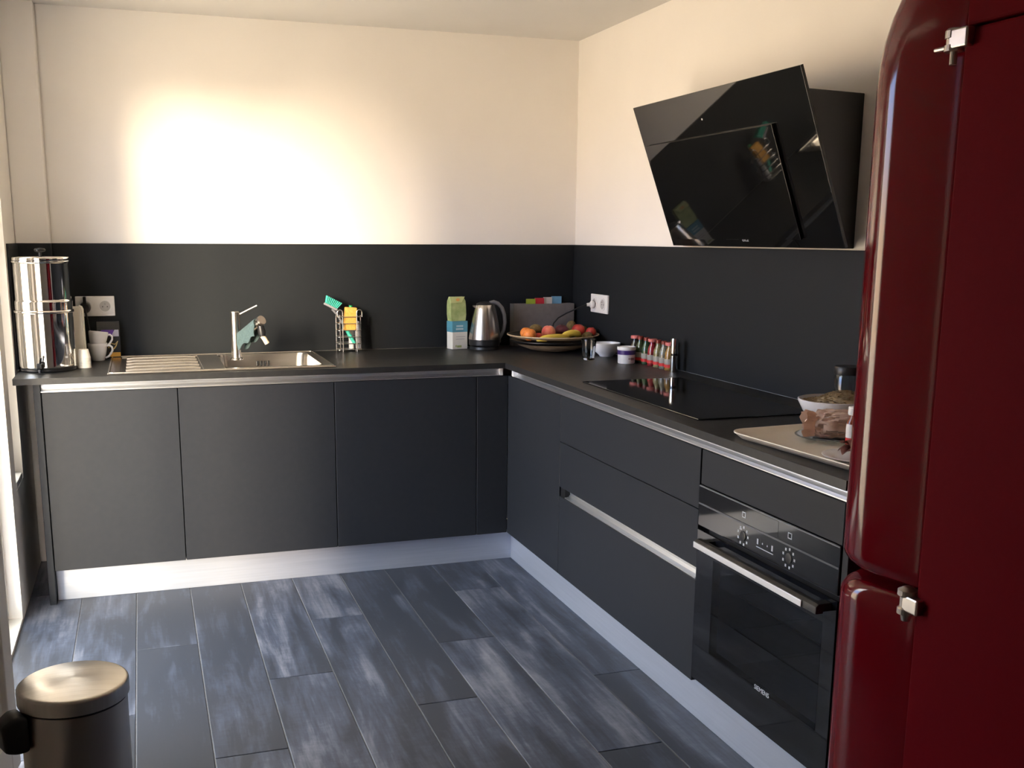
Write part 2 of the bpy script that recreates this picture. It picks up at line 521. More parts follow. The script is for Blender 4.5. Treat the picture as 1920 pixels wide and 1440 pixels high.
# near leaf stands ajar, hinged at the near jamb
d2 = s_empty('door_2', (XW - .055, D1 + .03, 0), 'panelled terrace door leaf standing ajar behind the pedal bin')
LW = .90
ang = math.radians(8.8)
def leafbox(n_, l0, l1, t0, t1, z0, z1, m, bev=.003):
    put(n_, B().box(t0, t1, l0, l1, z0, z1, bev=bev), m, d2)
leafbox('stile', 0, .07, -.025, .025, .014, TOPW - .032, M['frame'])
leafbox('stile', LW - .07, LW, -.025, .025, .014, TOPW - .032, M['frame'])
leafbox('rail', .07, LW - .07, -.025, .025, .014, .12, M['frame'])
leafbox('rail', .07, LW - .07, -.025, .025, .55, .62, M['frame'])
leafbox('rail', .07, LW - .07, -.025, .025, TOPW - .10, TOPW - .032, M['frame'])
leafbox('lower_panel', .07, LW - .07, -.010, .010, .12, .55, M['frame'], 0)
leafbox('upper_panel', .07, LW - .07, -.010, .010, .62, TOPW - .10, M['frame'], 0)
d2.rotation_euler = (0, 0, -ang)

# ------------------------------------------------------------------ splash panels
solo('splash_panel', B().box(-2.371, -.012, -.010, -.0005, H + .001, S, bev=.0008, seg=1), M['splash'],
     'long anthracite splash panel along the back wall behind the sink', 'splash panel', (-1.2, -.005, H), 'splash panels')
solo('splash_panel', B().box(-.010, -.0005, -2.93, -.0005, H + .001, S, bev=.0008, seg=1), M['splash'],
     'anthracite splash panel on the right wall below the cooker hood', 'splash panel', (-.005, -1.5, H), 'splash panels')
solo('splash_panel', B().box(XW + .0005, -2.373, -.086, -.0755, H + .001, S, bev=.0008, seg=1).box(XW + .0005, XW + .010, -.400, -.086, H + .001, S).box(-2.3729, -2.3714, -.086, -.0005, H + .001, S),
     M['splash'], 'short anthracite splash panel behind the steel water filter', 'splash panel', (-2.44, -.05, H), 'splash panels')

# ------------------------------------------------------------------ worktop (hole for the sink bowl)
hx0, hx1, hy0, hy1 = -1.735, -1.335, -.595, -.095
wt = B()
ZT0 = .852
wt.box(-2.489, hx0, -.691, -.088, ZT0, H)
wt.box(-2.371, hx0, -.088, -.011, ZT0, H)
wt.box(hx0, hx1, hy1, -.011, ZT0, H)
wt.box(hx0, hx1, -.691, hy0, ZT0, H)
wt.box(hx1, -.011, -.691, -.011, ZT0, H)
wt.box(-.597, -.011, -2.955, -.691, ZT0, H)
bmesh.ops.remove_doubles(wt.bm, verts=wt.bm.verts, dist=1e-5)
solo('worktop', wt, M['worktop'], 'thin black L-shaped kitchen worktop over both cabinet runs', 'worktop', (-1.2, -.35, ZT0))

# ------------------------------------------------------------------ cabinets
def carcass(t, x0, x1, y0, y1, z0=.13, z1=.815):
    p = .016
    b = B()
    b.box(x0, x1, y0, y1, z0, z0 + p)
    if abs(x1 - x0) > 0:
        b.box(x0, x0 + p, y0, y1, z0 + p, z1)
        b.box(x1 - p, x1, y0, y1, z0 + p, z1)
        b.box(x0 + p, x1 - p, y1 - .008, y1, z0 + p, z1)
    put('body', b, M['carcass'], t, world_coords=True)
gap = .0016
xs = [-2.398, -1.916, -1.314, -.715]
names = ['narrow anthracite base cabinet nearest the terrace door', 'anthracite base cabinet below the sink bowl', 'anthracite base cabinet between the sink and the corner']
for i in range(3):
    x0, x1 = xs[i], xs[i + 1]
    t = thing('base_cabinet', names[i], 'cabinet', ((x0 + x1) / 2, -.35, .13), 0, 'base cabinets')
    carcass(t, x0 + .001, x1 - .001, YF + .021, -.03)
    put('door', B().box(x0 + gap, x1 - gap, YF, YF + .019, DB, DT, bev=.0012, seg=1), M['laminate'], t, world_coords=True)
solo('filler_panel', B().box(-.715 + gap, XF + .0, YF, YF + .019, DB, DT, bev=.0012, seg=1), M['laminate'],
     'narrow dark filler strip closing the inner cabinet corner', 'panel', (-.646, YF, DB))
solo('end_panel', B().box(-2.424, -2.4, YF, -.03, 0, ZT0 - .0005, bev=.0012, seg=1), M['laminate'],
     'anthracite end panel at the left end of the sink run', 'panel', (-2.412, -.35, 0))
# right run
y0, y1 = YF - .001, -1.265
t = thing('base_cabinet', 'anthracite corner cabinet with one tall door left of the drawers', 'cabinet', (-.3, -.97, .13), 0, 'base cabinets')
carcass(t, XF + .021, -.02, y1 + .001, YF + .018)
put('door', B().box(XF, XF + .019, y1 + gap, y0 - gap, DB, DT, bev=.0012, seg=1), M['laminate'], t, world_coords=True)
# drawers
y0, y1 = -1.265, -2.299
t = thing('drawer_cabinet', 'wide anthracite drawer cabinet under the hob', 'cabinet', (-.3, -1.78, .13), 0, 'base cabinets')
carcass(t, XF + .045, -.02, y1 + .001, y0 - .001)
for za, zb in ((.6465, DT), (.474, .6435), (DB, .437)):
    put('drawer', B().box(XF, XF + .019, y1 + gap, y0 - gap, za, zb, bev=.0012, seg=1), M['laminate'], t, world_coords=True)
prof = [(XF + .004, .4375), (XF + .004, .441), (XF + .020, .443), (XF + .026, .452), (XF + .024, .464), (XF + .012, .470), (XF + .012, .4735), (XF + .034, .4735), (XF + .034, .4375)]
put('grip_rail', B().prism(prof, y1 + .012, y0 - .045, 'y'), M['alu'], t, world_coords=True)
put('end_cap', B().box(XF + .006, XF + .034, y0 - .044, y0 - .003, .438, .473), M['black'], t, world_coords=True)
put('end_cap', B().box(XF + .006, XF + .034, y1 + .003, y1 + .0115, .438, .473), M['alu'], t, world_coords=True)

# aluminium grip rails under the worktop
def railprof(f):   # (depth coordinate, z); f is the front face coordinate, going inwards is positive
    return [(f + .004, .8195), (f + .004, .8225), (f + .018, .8255), (f + .024, .833), (f + .022, .842), (f + .012, .848), (f + .012, .8515), (f + .034, .8515), (f + .034, .8195)]
t = thing('grip_rail', 'aluminium grip rail under the worktop of the sink run', 'rail', (-1.5, -.65, .82), 0, 'aluminium grip rails')
put('profile', B().prism(railprof(YF), -2.399, -.612, 'x'), M['alu'], t, world_coords=True)
put('end_cap', B().box(-.611, -.597, YF + .006, YF + .034, .8195, .8515, bev=.001), M['white'], t, world_coords=True)
t = thing('grip_rail', 'aluminium grip rail under the worktop of the hob run', 'rail', (-.56, -1.8, .82), 0, 'aluminium grip rails')
put('profile', B().prism(railprof(XF), -2.952, YF - .062, 'y'), M['alu'], t, world_coords=True)
put('end_cap', B().box(XF + .004, XF + .034, YF - .061, YF - .035, .8195, .8515, bev=.001), M['white'], t, world_coords=True)
# plinths
solo('plinth', B().box(-2.399, -.5405, -.621, -.606, 0, .128, bev=.001, seg=1), M['plinth'], 'satin aluminium plinth below the sink run', 'plinth', (-1.5, -.61, 0), 'aluminium plinths')
solo('plinth', B().box(-.540, -.525, -2.955, -.606, 0, .128, bev=.001, seg=1), M['plinth'], 'satin aluminium plinth below the drawers and oven', 'plinth', (-.53, -1.8, 0), 'aluminium plinths')

# ------------------------------------------------------------------ oven
y0, y1 = -2.305, -2.932
t = thing('built_in_oven', 'black glass built-in oven with bar handle under the worktop', 'oven', (-.3, -2.6, .14))
solo('filler_panel', B().box(XF, XF + .019, y1, y0, .7195, DT, bev=.0012, seg=1), M['laminate'], 'anthracite filler panel above the oven', 'panel', (XF, -2.6, .72))
ob = B()
ob.box(-.55, -.03, y1 + .01, y1 + .03, .145, .712)
ob.box(-.55, -.03, y0 - .03, y0 - .01, .145, .712)
ob.box(-.55, -.03, y1 + .03, y0 - .03, .145, .18)
ob.box(-.55, -.03, y1 + .03, y0 - .03, .58, .712)
ob.box(-.05, -.03, y1 + .03, y0 - .03, .18, .58)
put('body', ob, flatc('oven_enamel', (.20, .22, .26), .4), t, world_coords=True)
cp = put('control_panel', B().box(XF - .004, XF + .025, y1, y0, .603, .717, bev=.0015), M['ovenglass'], t, world_coords=True)
put('trim_strip', B().box(XF - .0055, XF - .0035, y1 + .002, y0 - .002, .664, .6685), flatc('dark_steel_trim', (.10, .10, .11), .25), cp, world_coords=True)
put('top_trim', B().box(XF - .0055, XF + .0, y1 + .002, y0 - .002, .7145, .7175), M['grey'], t, world_coords=True)
# door: four frame members round a tinted pane
dx0, dx1 = XF - .004, XF + .020
wy0, wy1, wz0, wz1 = -2.395, -2.885, .255, .525
fb = B()
fb.box(dx0, dx1, y1, y0, .150, wz0, bev=0)
fb.box(dx0, dx1, y1, y0, wz1, .590)
fb.box(dx0, dx1, wy0, y0, wz0, wz1)
fb.box(dx0, dx1, y1, wy1, wz0, wz1)
dr = put('door', fb, M['ovenglass'], t, world_coords=True)
put('pane', B().box(dx0 - .0005, dx0 + .004, wy1, wy0, wz0, wz1), M['ovenpane'], dr, world_coords=True)
for zr in (.33, .43):
    rb = B()
    rb.tube([(-.52, wy1 + .03, zr), (-.52, wy0 - .03, zr)], .003, 6)
    rb.tube([(-.10, wy1 + .03, zr), (-.10, wy0 - .03, zr)], .003, 6)
    for k in range(3):
        yy = wy1 + .035 + k * (wy0 - wy1 - .07) / 2
        rb.tube([(-.52, yy, zr), (-.10, yy, zr)], .0015, 5)
    put('rack', rb, M['steelfine'], t, world_coords=True)
hnd = put('handle', B().prism([(-.630, .562), (-.630, .579), (-.622, .585), (-.610, .585), (-.610, .562)], y1 + .008, y0 - .070, 'y', bev=.001), M['black'], t, world_coords=True)
put('handle_strip', B().box(-.6335, -.630, y1 + .060, y0 - .070, .5625, .5785, bev=.0008), M['alu'], hnd, world_coords=True)
for yy in (y0 - .085, y1 + .030):
    put('handle_bracket', B().box(-.6105, dx0, yy - .012, yy + .012,   .562, .581, bev=.001), M['black'], hnd, world_coords=True)
# printed symbols round the two push-in knobs
pr_ = B()
def dash(cy, cz, w, h):
    pr_.box(XF - .0047, XF - .0040, cy - w / 2, cy + w / 2, cz - h / 2, cz + h / 2)
for cy, n_ in ((-2.536, 9), (-2.740, 9)):
    for k in range(n_):
        a = 2 * PI * k / n_ + .3
        dash(cy + .024 * math.cos(a), .634 + .023 * math.sin(a), .0055, .0065)
    for q in ((0, .0065), (0, -.0065)):
        dash(cy, .690 + q[1], .016, .0022)
    dash(cy - .007, .690, .0022, .013); dash(cy + .007, .690, .0022, .013)
dash(-2.525, .650, .010, .004)
for k, (w, h) in enumerate(((.006, .014), (.003, .004), (.003, .004), (.006, .014))):
    dash(-2.605 - k * .0215, .638, w, h)
dash(-2.637, .624, .075, .002)
put('control_print', pr_, M['print'], cp, world_coords=True)['kind'] = 'stuff'
put('display', B().box(XF - .0046, XF - .004, -2.69, -2.585, .673, .712), M['blackglass'], cp, world_coords=True)
for cy in (-2.536, -2.740):
    put('knob', B().lathe([(0, 0), (.013, 0), (.013, .0015), (.011, .002), (0, .002)], 24, (XF - .004, cy, .634), Matrix.Rotation(-PI / 2, 4, 'Y')), M['black'], cp, world_coords=True)
fm = frame4((dx0 - .0005, -2.66, .257), (0, -1, 0), (0, 0, 1))
to = text_mesh('maker_lettering', 'SIEMENS', .018, M['print'], dr, Matrix.Translation(-t.location) @ fm)
solo('end_panel', B().box(XF, -.02, -2.955, -2.934, 0, ZT0 - .0005, bev=.001, seg=1), M['laminate'], 'anthracite end panel between the oven and the fridge', 'panel', (-.3, -2.92, 0))

# ------------------------------------------------------------------ hob
t = thing('induction_hob', 'black glass induction hob set in the right worktop', 'hob', (-.33, -1.76, H))
put('glass_top', B().box(-.527, -.130, -2.185, -1.345, H + .0005, H + .005, bev=.0015), M['hobglass'], t, world_coords=True)

# ------------------------------------------------------------------ cooker hood
PB = Vector((-.060, -1.120, 1.363)); PU = Vector((0, -1, 0)); PV = Vector((-.190, 0, .502)).normalized()
PW, PL = 1.057, math.hypot(.190, .502)
PN = PU.cross(PV)          # check it points out of the glass, towards the room
if PN.x > 0:
    PN = -PN
t = thing('cooker_hood', 'angled black glass cooker hood on the right wall', 'hood', (0, -1.65, 1.36))
def slab(u0, u1, v0, v1, n0, n1, bev=.001):
    b = B().box(u0, u1, v0, v1, n0, n1, bev=bev)
    m = Matrix((PU, PV, PN)).transposed().to_4x4(); m.translation = PB
    if m.determinant() < 0:
        b.xf(m); bmesh.ops.reverse_faces(b.bm, faces=b.bm.faces[:])
        return b
    return b.xf(m)
gf = put('glass_front', slab(0, PW, 0, PL, -.010, 0), M['blackglass'], t, world_coords=True)
put('suction_panel', slab(.035, .865, .03, .392, .004, .012), M['blackglass'], gf, world_coords=True)
put('panel_bracket', slab(.08, .82, .07, .35, 0, .004, 0), M['black'], t, world_coords=True)
put('led', slab(.46, .466, .443, .449, 0, .0008, 0), M['white'], gf, world_coords=True)
bodyp = [(-.0005, 1.362), (-.043, 1.362), (-.2185, 1.812), (-.0005, 1.806)]
put('body', B().prism(bodyp, -2.138, -1.165, 'y', bev=.002), M['black'], t, world_coords=True)
lm = frame4(PB + PU * .527 + PV * .026 + PN * .0005, PU, PV)
text_mesh('maker_lettering', 'elica', .022, M['print'], gf, Matrix.Translation(-t.location) @ lm)

# ------------------------------------------------------------------ fridge
FX0, FX1 = -.700, -.100
FYB, FYD, FYF = -3.95, -3.312, -3.028     # back, door/body joint, front of the doors
t = thing('retro_fridge', 'glossy red retro fridge freezer with rounded doors at the right', 'fridge', (-.4, -3.53, 0))
put('body', B().box(FX0, FX1, FYB, FYD, .06, 1.733, bev=.004), M['redmatt'], t, world_coords=True)
# top cap, rounded towards the front
capp = [(FYB, 1.737), (FYD, 1.737), (FYD, 1.83)]
for k in range(9):
    a = k / 8 * PI / 2
    capp.append((FYD - .10 * (1 - math.cos(a)) , 1.83 + .09 * math.sin(a)))
capp.append((FYB, 1.92))
put('top_cap', B().prism(capp, FX0, FX1, 'x', bev=.004), M['redmatt'], t, world_coords=True)
put('base', B().box(FX0 + .03, FX1 - .03, FYB + .03, FYD - .03, 0, .0595), M['black'], t, world_coords=True)
put('seal', B().box(FX0 + .075, FX1 - .075, FYD + .0005, FYD + .0115, .085, 1.80), M['seal'], t, world_coords=True)
def door_loft(z0, z1, rtop, rbot, n=9):
    """pillow door: rounded vertical front corners, profile rounded at top and bottom"""
    yb, yf, rc = FYD + .012, FYF, .100
    secs = []
    zs = [z0 + rbot[1] * (1 - math.cos(PI / 2 * k / n)) for k in range(n + 1)]
    zs += [z1 - rtop[1] * (1 - math.sin(PI / 2 * k / n)) for k in range(n + 1)]
    for z in zs:
        ins = 0.0; side = 0.0
        if z < z0 + rbot[1]:
            q = (z0 + rbot[1] - z) / rbot[1]
            ins = rbot[0] * (1 - math.sqrt(max(0, 1 - q * q)))
            side = rbot[2] * (1 - math.sqrt(max(0, 1 - q * q)))
        if z > z1 - rtop[1]:
            q = (z - (z1 - rtop[1])) / rtop[1]
            ins = rtop[0] * (1 - math.sqrt(max(0, 1 - q * q)))
            side = rtop[2] * (1 - math.sqrt(max(0, 1 - q * q)))
        x0, x1, y1_ = FX0 + side, FX1 - side, yf - ins
        r = min(rc, (y1_ - yb) * .45)
        over = math.radians(15)            # the corner curve runs on past the side, then draws in towards the hinge
        ye = y1_ - r - r * math.sin(over)
        xe = r - r * math.cos(over)
        rb = .030                          # rolled rear edge of the door
        yr = yb + rb
        xb = xe + (ye - yr) * math.tan(over)
        back = []
        for k in range(6):
            a = over + k / 5 * (PI / 2 - over)
            back.append((xb + rb * math.cos(over) - rb * math.cos(a), yr + rb * math.sin(over) - rb * math.sin(a)))
        sec = [(x1 - bx_, by_, z) for bx_, by_ in reversed(back)]
        for k in range(13):
            a = -over + k / 12 * (PI / 2 + over)
            sec.append((x1 - r + r * math.cos(a), y1_ - r + r * math.sin(a), z))
        for k in range(1, 8):              # slightly bowed front
            u = k / 8
            sec.append((x1 - r + (x0 - x1 + 2 * r) * u, y1_ + .022 * math.sin(PI * u), z))
        for k in range(13):
            a = PI / 2 + k / 12 * (PI / 2 + over)
            sec.append((x0 + r + r * math.cos(a), y1_ - r + r * math.sin(a), z))
        sec += [(x0 + bx_, by_, z) for bx_, by_ in back]
        secs.append(sec)
    return B().loft(secs)
ud = put('upper_door', door_loft(.737, 1.915, (.17, .25, .05), (.045, .035, .030)), M['red'], t, 60, world_coords=True)
ld = put('lower_door', door_loft(.085, .716, (.045, .040, .030), (.04, .035, .03)), M['red'], t, 60, world_coords=True)
def hinge(z, up):
    hb = B()
    yy = FYD + .022
    hb.lathe([(0, 0), (.016, 0), (.016, .010), (.0135, .011), (.0135, .020), (.016, .021), (.016, .033), (.012, .037), (0, .037)], 20, (FX0 - .002, yy, z))
    hb.box(FX0 - .016, FX0 + .002, FYD - .020, yy, z + .003, z + .034, bev=.003)
    hb.lathe([(0, 0), (.006, 0), (.006, .022), (0, .022)], 12, (FX0 - .002, yy, z - .021))
    if up:
        hb.box(FX0 - .010, FX0 + .002, yy, yy + .042, z + .004, z + .011, bev=.003)
    return hb
put('hinge', hinge(1.700, True), M['binsteel'], t, world_coords=True)
hb = B()
yy = FYD + .020
hb.lathe([(0, 0), (.008, 0), (.010, .012), (.017, .014), (.017, .024), (.013, .028), (.013, .046), (.018, .050), (.018, .060), (.008, .066), (0, .068)], 20, (FX0 - .003, yy, .690))
hb.box(FX0 - .016, FX0 + .002, FYD - .020, yy, .712, .742, bev=.003)
put('hinge', hb, M['binsteel'], t, world_coords=True)
for z, zz, dpar in ((1.15, 1.35, ud), (.46, .62, ld)):
    put('handle', B().tube([(FX1 - .16, FYF + .012, z), (FX1 - .16, FYF + .046, z + .02), (FX1 - .16, FYF + .046, zz - .02), (FX1 - .16, FYF + .012, zz)], .007, 12), M['chrome'], dpar, world_coords=True)

# ------------------------------------------------------------------ pedal bin
bx, by, bh, br = -2.222, -2.40, .40, .118
t = thing('pedal_bin', 'brushed steel pedal bin with domed lid in the lower left', 'bin', (bx, by, 0))
put('base_ring', B().lathe([(0, 0), (br + .002, 0), (br + .004, .006), (br + .004, .024), (br, .028), (0, .028)], 48), M['black'], t)
put('body', B().lathe([(0, .0285), (br - .003, .0285), (br - .003, bh - .0445), (0, bh - .0445)], 64), M['binsteel'], t)
put('collar', B().lathe([(0, bh - .044), (br - .005, bh - .044), (br - .005, bh - .040), (0, bh - .040)], 64), M['black'], t)
lid = []
for k in range(9):
    a = k / 8 * PI / 2
    lid.append((br + .002 - .010 * (1 - math.cos(a)), bh - .010 + .008 * math.sin(a)))
put('lid', B().lathe([(0, bh - .0395), (br - .001, bh - .0395), (br + .002, bh - .038)] + lid + [(br - .03, bh + .003), (.05, bh + .006), (0, bh + .007)], 64), M['lidsteel'], t, 50)
hw = B()
ha = math.radians(205)
dirv = Vector((math.cos(ha), math.sin(ha), 0)); tn = Vector((-dirv.y, dirv.x, 0))
def hp(d, s_, z):
    return dirv * d + tn * s_ + Vector((0, 0, z))
secs = []
for d, z, hh in ((br - .002, bh - .048, .016), (br + .03, bh - .055, .018), (br + .050, bh - .072, .024), (br + .052, bh - .105, .022), (br + .040, bh - .138, .016)):
    pass
hw.loft([[hp(br - .004, -.035, bh - .044), hp(br - .004, .035, bh - .044), hp(br - .004, .035, bh - .125), hp(br - .004, -.035, bh - .125)],
         [hp(br + .022, -.030, bh - .040), hp(br + .022, .030, bh - .040), hp(br + .022, .030, bh - .128), hp(br + .022, -.030, bh - .128)],
         [hp(br + .050, -.024, bh - .058), hp(br + .050, .024, bh - .058), hp(br + .046, .024, bh - .120), hp(br + .046, -.024, bh - .120)]])
bmesh.ops.bevel(hw.bm, geom=hw.bm.edges[:], offset=.008, segments=3, profile=.5, affect='EDGES', clamp_overlap=True)
put('handle', hw, M['black'], t, 60)
put('pedal', B().box(br * .35, br * .75, -br - .05, -br + .008, .006, .016, bev=.004), M['black'], t)

# ------------------------------------------------------------------ sink, tap, cloth
def rr(x0, x1, y0, y1, r, z, n=5):
    out = []
    for cx, cy, a0 in ((x1 - r, y1 - r, 0), (x0 + r, y1 - r, PI / 2), (x0 + r, y0 + r, PI), (x1 - r, y0 + r, 1.5 * PI)):
        for k in range(n + 1):
            a = a0 + k / n * PI / 2
            out.append((cx + r * math.cos(a), cy + r * math.sin(a), z))
    return out
SX0, SX1, SY0, SY1 = -2.165, -1.300, -.648, -.058
t = thing('kitchen_sink', 'stainless steel inset sink with ribbed drainer in the worktop', 'sink', (-1.74, -.35, H))
zr0, zr1 = H + .0006, H + .0045
bX0, bX1, bY0, bY1 = hx0 + .008, hx1 - .008, hy0 + .008, hy1 - .008
dX0, dX1, dY0, dY1 = SX0 + .045, bX0 - .085, SY0 + .04, SY1 - .04
rim = B()
rim.box(SX0, SX1, SY0, dY0, zr0, zr1, bev=.0015)
rim.box(SX0, SX1, dY1, SY1, zr0, zr1, bev=.0015)
rim.box(SX0, dX0, dY0, dY1, zr0, zr1, bev=.0015)
rim.box(dX1, bX0, dY0, dY1, zr0, zr1, bev=.0015)
rim.box(bX1, SX1, dY0, dY1, zr0, zr1, bev=.0015)
rim.box(bX0, bX1, dY0, bY0, zr0, zr1, bev=.0015)
rim.box(bX0, bX1, bY1, dY1, zr0, zr1, bev=.0015)
put('rim', rim, M['steel'], t, world_coords=True)
lip = B()
path = rr(SX0 + .006, SX1 - .006, SY0 + .006, SY1 - .006, .015, zr1 + .0005)
lip.tube(path, .003, 8, closed=True)
put('raised_edge', lip, M['steel'], t, world_coords=True)
put('drainer', B().box(dX0, dX1, dY0, dY1, H + .0006, H + .0014), M['steel'], t, world_coords=True)
nrib = 5
for k in range(nrib):
    yy = dY0 + .05 + k * (dY1 - dY0 - .10) / (nrib - 1)
    put('rib', B().tube([(dX0 + .02, yy, H + .0012), (dX0 + .05, yy, H + .004), (dX1 - .05, yy, H + .004), (dX1 - .01, yy, H + .0012)], .0075, 10, flat=1.0), M['steel'], t, world_coords=True)
bw = [rr(bX0, bX1, bY0, bY1, .04, zr1 - .0005), rr(bX0 + .003, bX1 - .003, bY0 + .003, bY1 - .003, .04, H - .01),
      rr(bX0 + .010, bX1 - .010, bY0 + .010, bY1 - .010, .045, H - .135), rr(bX0 + .030, bX1 - .030, bY0 + .030, bY1 - .030, .05, H - .158), rr(bX0 + .12, bX1 - .12, bY0 + .12, bY1 - .12, .04, H - .162)]
bb = B()
tb = bmesh.new()
rings = [[tb.verts.new(p_) for p_ in s_] for s_ in bw]
for a, b_ in zip(rings, rings[1:]):
    for k in range(len(a)):
        tb.faces.new((a[k], a[(k + 1) % len(a)], b_[(k + 1) % len(a)], b_[k]))
tb.faces.new(rings[-1])
bmesh.ops.recalc_face_normals(tb, faces=tb.faces[:])
bb.merge(tb)
put('bowl', bb, M['steel'], t, 50, world_coords=True)
put('drain', B().lathe([(0, 0), (.04, 0), (.043, .002), (.043, .004), (.02, .003), (0, .006)], 28, (-1.535, -.35, H - .1615)), M['chrome'], t, world_coords=True)
ov = B()
for k in range(4):
    ov.box(-1.56 + k * .016, -1.552 + k * .016, bY1 - .016, bY1 - .0105, H - .048, H - .026, bev=.002)
put('overflow', ov, M['black'], t, world_coords=True)

fx, fy = -1.661, -.305
zt = H + .0062
t = thing('mixer_tap', 'steel mixer tap with a thin lever standing beside the sink bowl', 'tap', (fx, fy, zr1))
put('base', B().lathe([(0, 0), (.027, 0), (.027, .004), (.023, .008), (0, .008)], 28), M['steel'], t)
put('column', B().lathe([(0, .008), (.0195, .008), (.0195, .195), (.0195, .199), (.0175, .202), (0, .202)], 36), M['steel'], t)
put('lever', B().tube([(.012, 0, .186), (.090, -.02, .226)], .0042, 10), M['steel'], t)
sp0, sp1 = Vector((.012, -.008, .088)), Vector((.092, -.115, .168))
put('spout', B().tube([sp0, sp1], [.015, .017], 20), M['steel'], t)
dd = (sp1 - sp0).normalized()
put('spout_collar', B().tube([sp1 + dd * .0005, sp1 + dd * .012], .0195, 24), M['binsteel'], t)
put('nozzle_joint', B().tube([sp1 + Vector((0, 0, -.02)), sp1 + Vector((.004, -.004, -.045)), sp1 + Vector((.006, -.006, -.062))], [.014, .016, .012], 16), M['black'], t)
put('nozzle', B().tube([sp1 + Vector((.004, -.006, -.060)), sp1 + Vector((.012, -.006, -.070)), sp1 + Vector((.024, -.006, -.092))], [.009, .010, .010], 16), M['ivory'], t)
# cloth hanging over the spout
secs = []
ax = (sp1 - sp0); L_ = ax.length; ax.normalize()
side = ax.cross(Vector((0, 0, 1))).normalized(); upv = side.cross(ax)
cl = B(); tb = bmesh.new(); grid = []
NA, NB = 14, 18
for i in range(NA + 1):
    u = .10 + .78 * i / NA
    row = []
    for j in range(NB + 1):
        v = j / NB
        base = sp0 + ax * (u * L_)
        th = (v - .5) * 2            # -1..1 round the spout
        hang = .052 + .006 * math.sin(i * .9)
        if abs(th) < .35:
            a = th / .35 * PI / 2
            off = side * (.0225 * math.sin(a)) + upv * (.0225 * math.cos(a))
        else:
            q = (abs(th) - .35) / .65
            sgn = 1 if th > 0 else -1
            off = side * sgn * (.0225 + .003 * math.sin(q * 5 + i * .8)) + Vector((0, 0, -1)) * q * hang
        row.append(tb.verts.new(base + off))
    grid.append(row)
for i in range(NA):
    for j in range(NB):
        tb.faces.new((grid[i][j], grid[i][j + 1], grid[i + 1][j + 1], grid[i + 1][j]))
bmesh.ops.recalc_face_normals(tb, faces=tb.faces[:])
bmesh.ops.solidify(tb, geom=tb.faces[:], thickness=.003)
cl.merge(tb); cl.xf(Matrix.Translation((fx, fy, zr1)))
solo('dish_cloth', cl, M['cloth'], 'blue-grey dish cloth hanging over the tap spout', 'cloth', (fx + .05, fy - .06, zr1 + .13), ang=60)

# ------------------------------------------------------------------ sockets, plugs and cords
def socket(label, loc, rot, width=.157):
    """double socket; local x along the wall, local -y out of the wall"""
    t = thing('wall_socket', label, 'socket', loc, rot, 'white double sockets')
    put('plate', B().box(-width / 2, width / 2, -.011, 0, -.0425, .0425, bev=.003), M['white'], t)
    for cx in (-width / 4, width / 4):
        R = Matrix.Rotation(PI / 2, 4, 'X')
        sr = put('socket_ring', B().lathe([(.029, .0112), (.029, .0135), (.026, .0140), (.0225, .0135), (.0225, .0112), (.029, .0112)], 32, (cx, 0, 0), R), M['white'], t)
        put('socket_well', B().lathe([(0, .0112), (.022, .0112), (.022, .0118), (0, .0118)], 28, (cx, 0, 0), R), flatc('socket_shadow_grey', (.45, .44, .43), .5), sr)
        hb = B()
        for q in (-.0095, .0095):
            hb.lathe([(0, .0119), (.0026, .0119), (.0026, .0122), (0, .0122)], 10, (cx + q, 0, -.002), R)
        put('pin_holes', hb, M['black'], sr)
        put('earth_pin', B().lathe([(0, .0119), (.0024, .0119), (.0024, .019), (0, .020)], 10, (cx, 0, .010), R), M['steelfine'], sr)
    return t
socket('white double socket by the stacked mugs with a black plug', (-2.217, -.0105, 1.093), 0)
socket('white double socket on the right panel with a small white plug', (-.0105, -.345, 1.092), -PI / 2, .185)
# left plug with cord going down behind the mugs
t = thing('black_plug', 'round black plug with cord in the left socket', 'plug', (-2.257, -.026, 1.088))
R = Matrix.Rotation(PI / 2, 4, 'X')
put('plug_body', B().lathe([(0, 0), (.0205, 0), (.0225, .006), (.0225, .022), (.017, .034), (0, .036)], 28, (0, 0, 0), R), M['black'], t)
put('plug_grip', B().box(-.006, .006, -.034, -.004, .015, .048, bev=.003), M['black'], t)
put('cord', B().tube([(0, -.036, -.004), (.003, -.048, -.015), (.008, -.052, -.05), (.014, -.046, -.10), (.010, -.040, -.16), (.004, -.040, -.200), (-.006, -.050, -.2085), (-.03, -.07, -.2085)], .0042, 8), M['cordm'], t)
# right plug with cord to the back of the fruit bowl
t = thing('white_plug', 'small white plug with black cord above the fruit bowl', 'plug', (-.0252, -.2985, 1.086))
R2 = Matrix.Rotation(-PI / 2, 4, 'Y')
put('plug_body', B().lathe([(0, 0), (.0155, 0), (.0175, .004), (.0165, .014), (.009, .020), (.0075, .034), (0, .036)], 24, (0, 0, 0), R2), M['white'], t)
put('cord', B().tube([(-.034, 0, 0), (-.045, .03, -.010), (-.060, .075, -.026), (-.085, .125, -.048), (-.108, .170, -.072), (-.120, .200, -.100), (-.124, .215, -.14), (-.124, .222, -.19), (-.126, .222, -.205)], .0036, 8), M['cordm'], t)

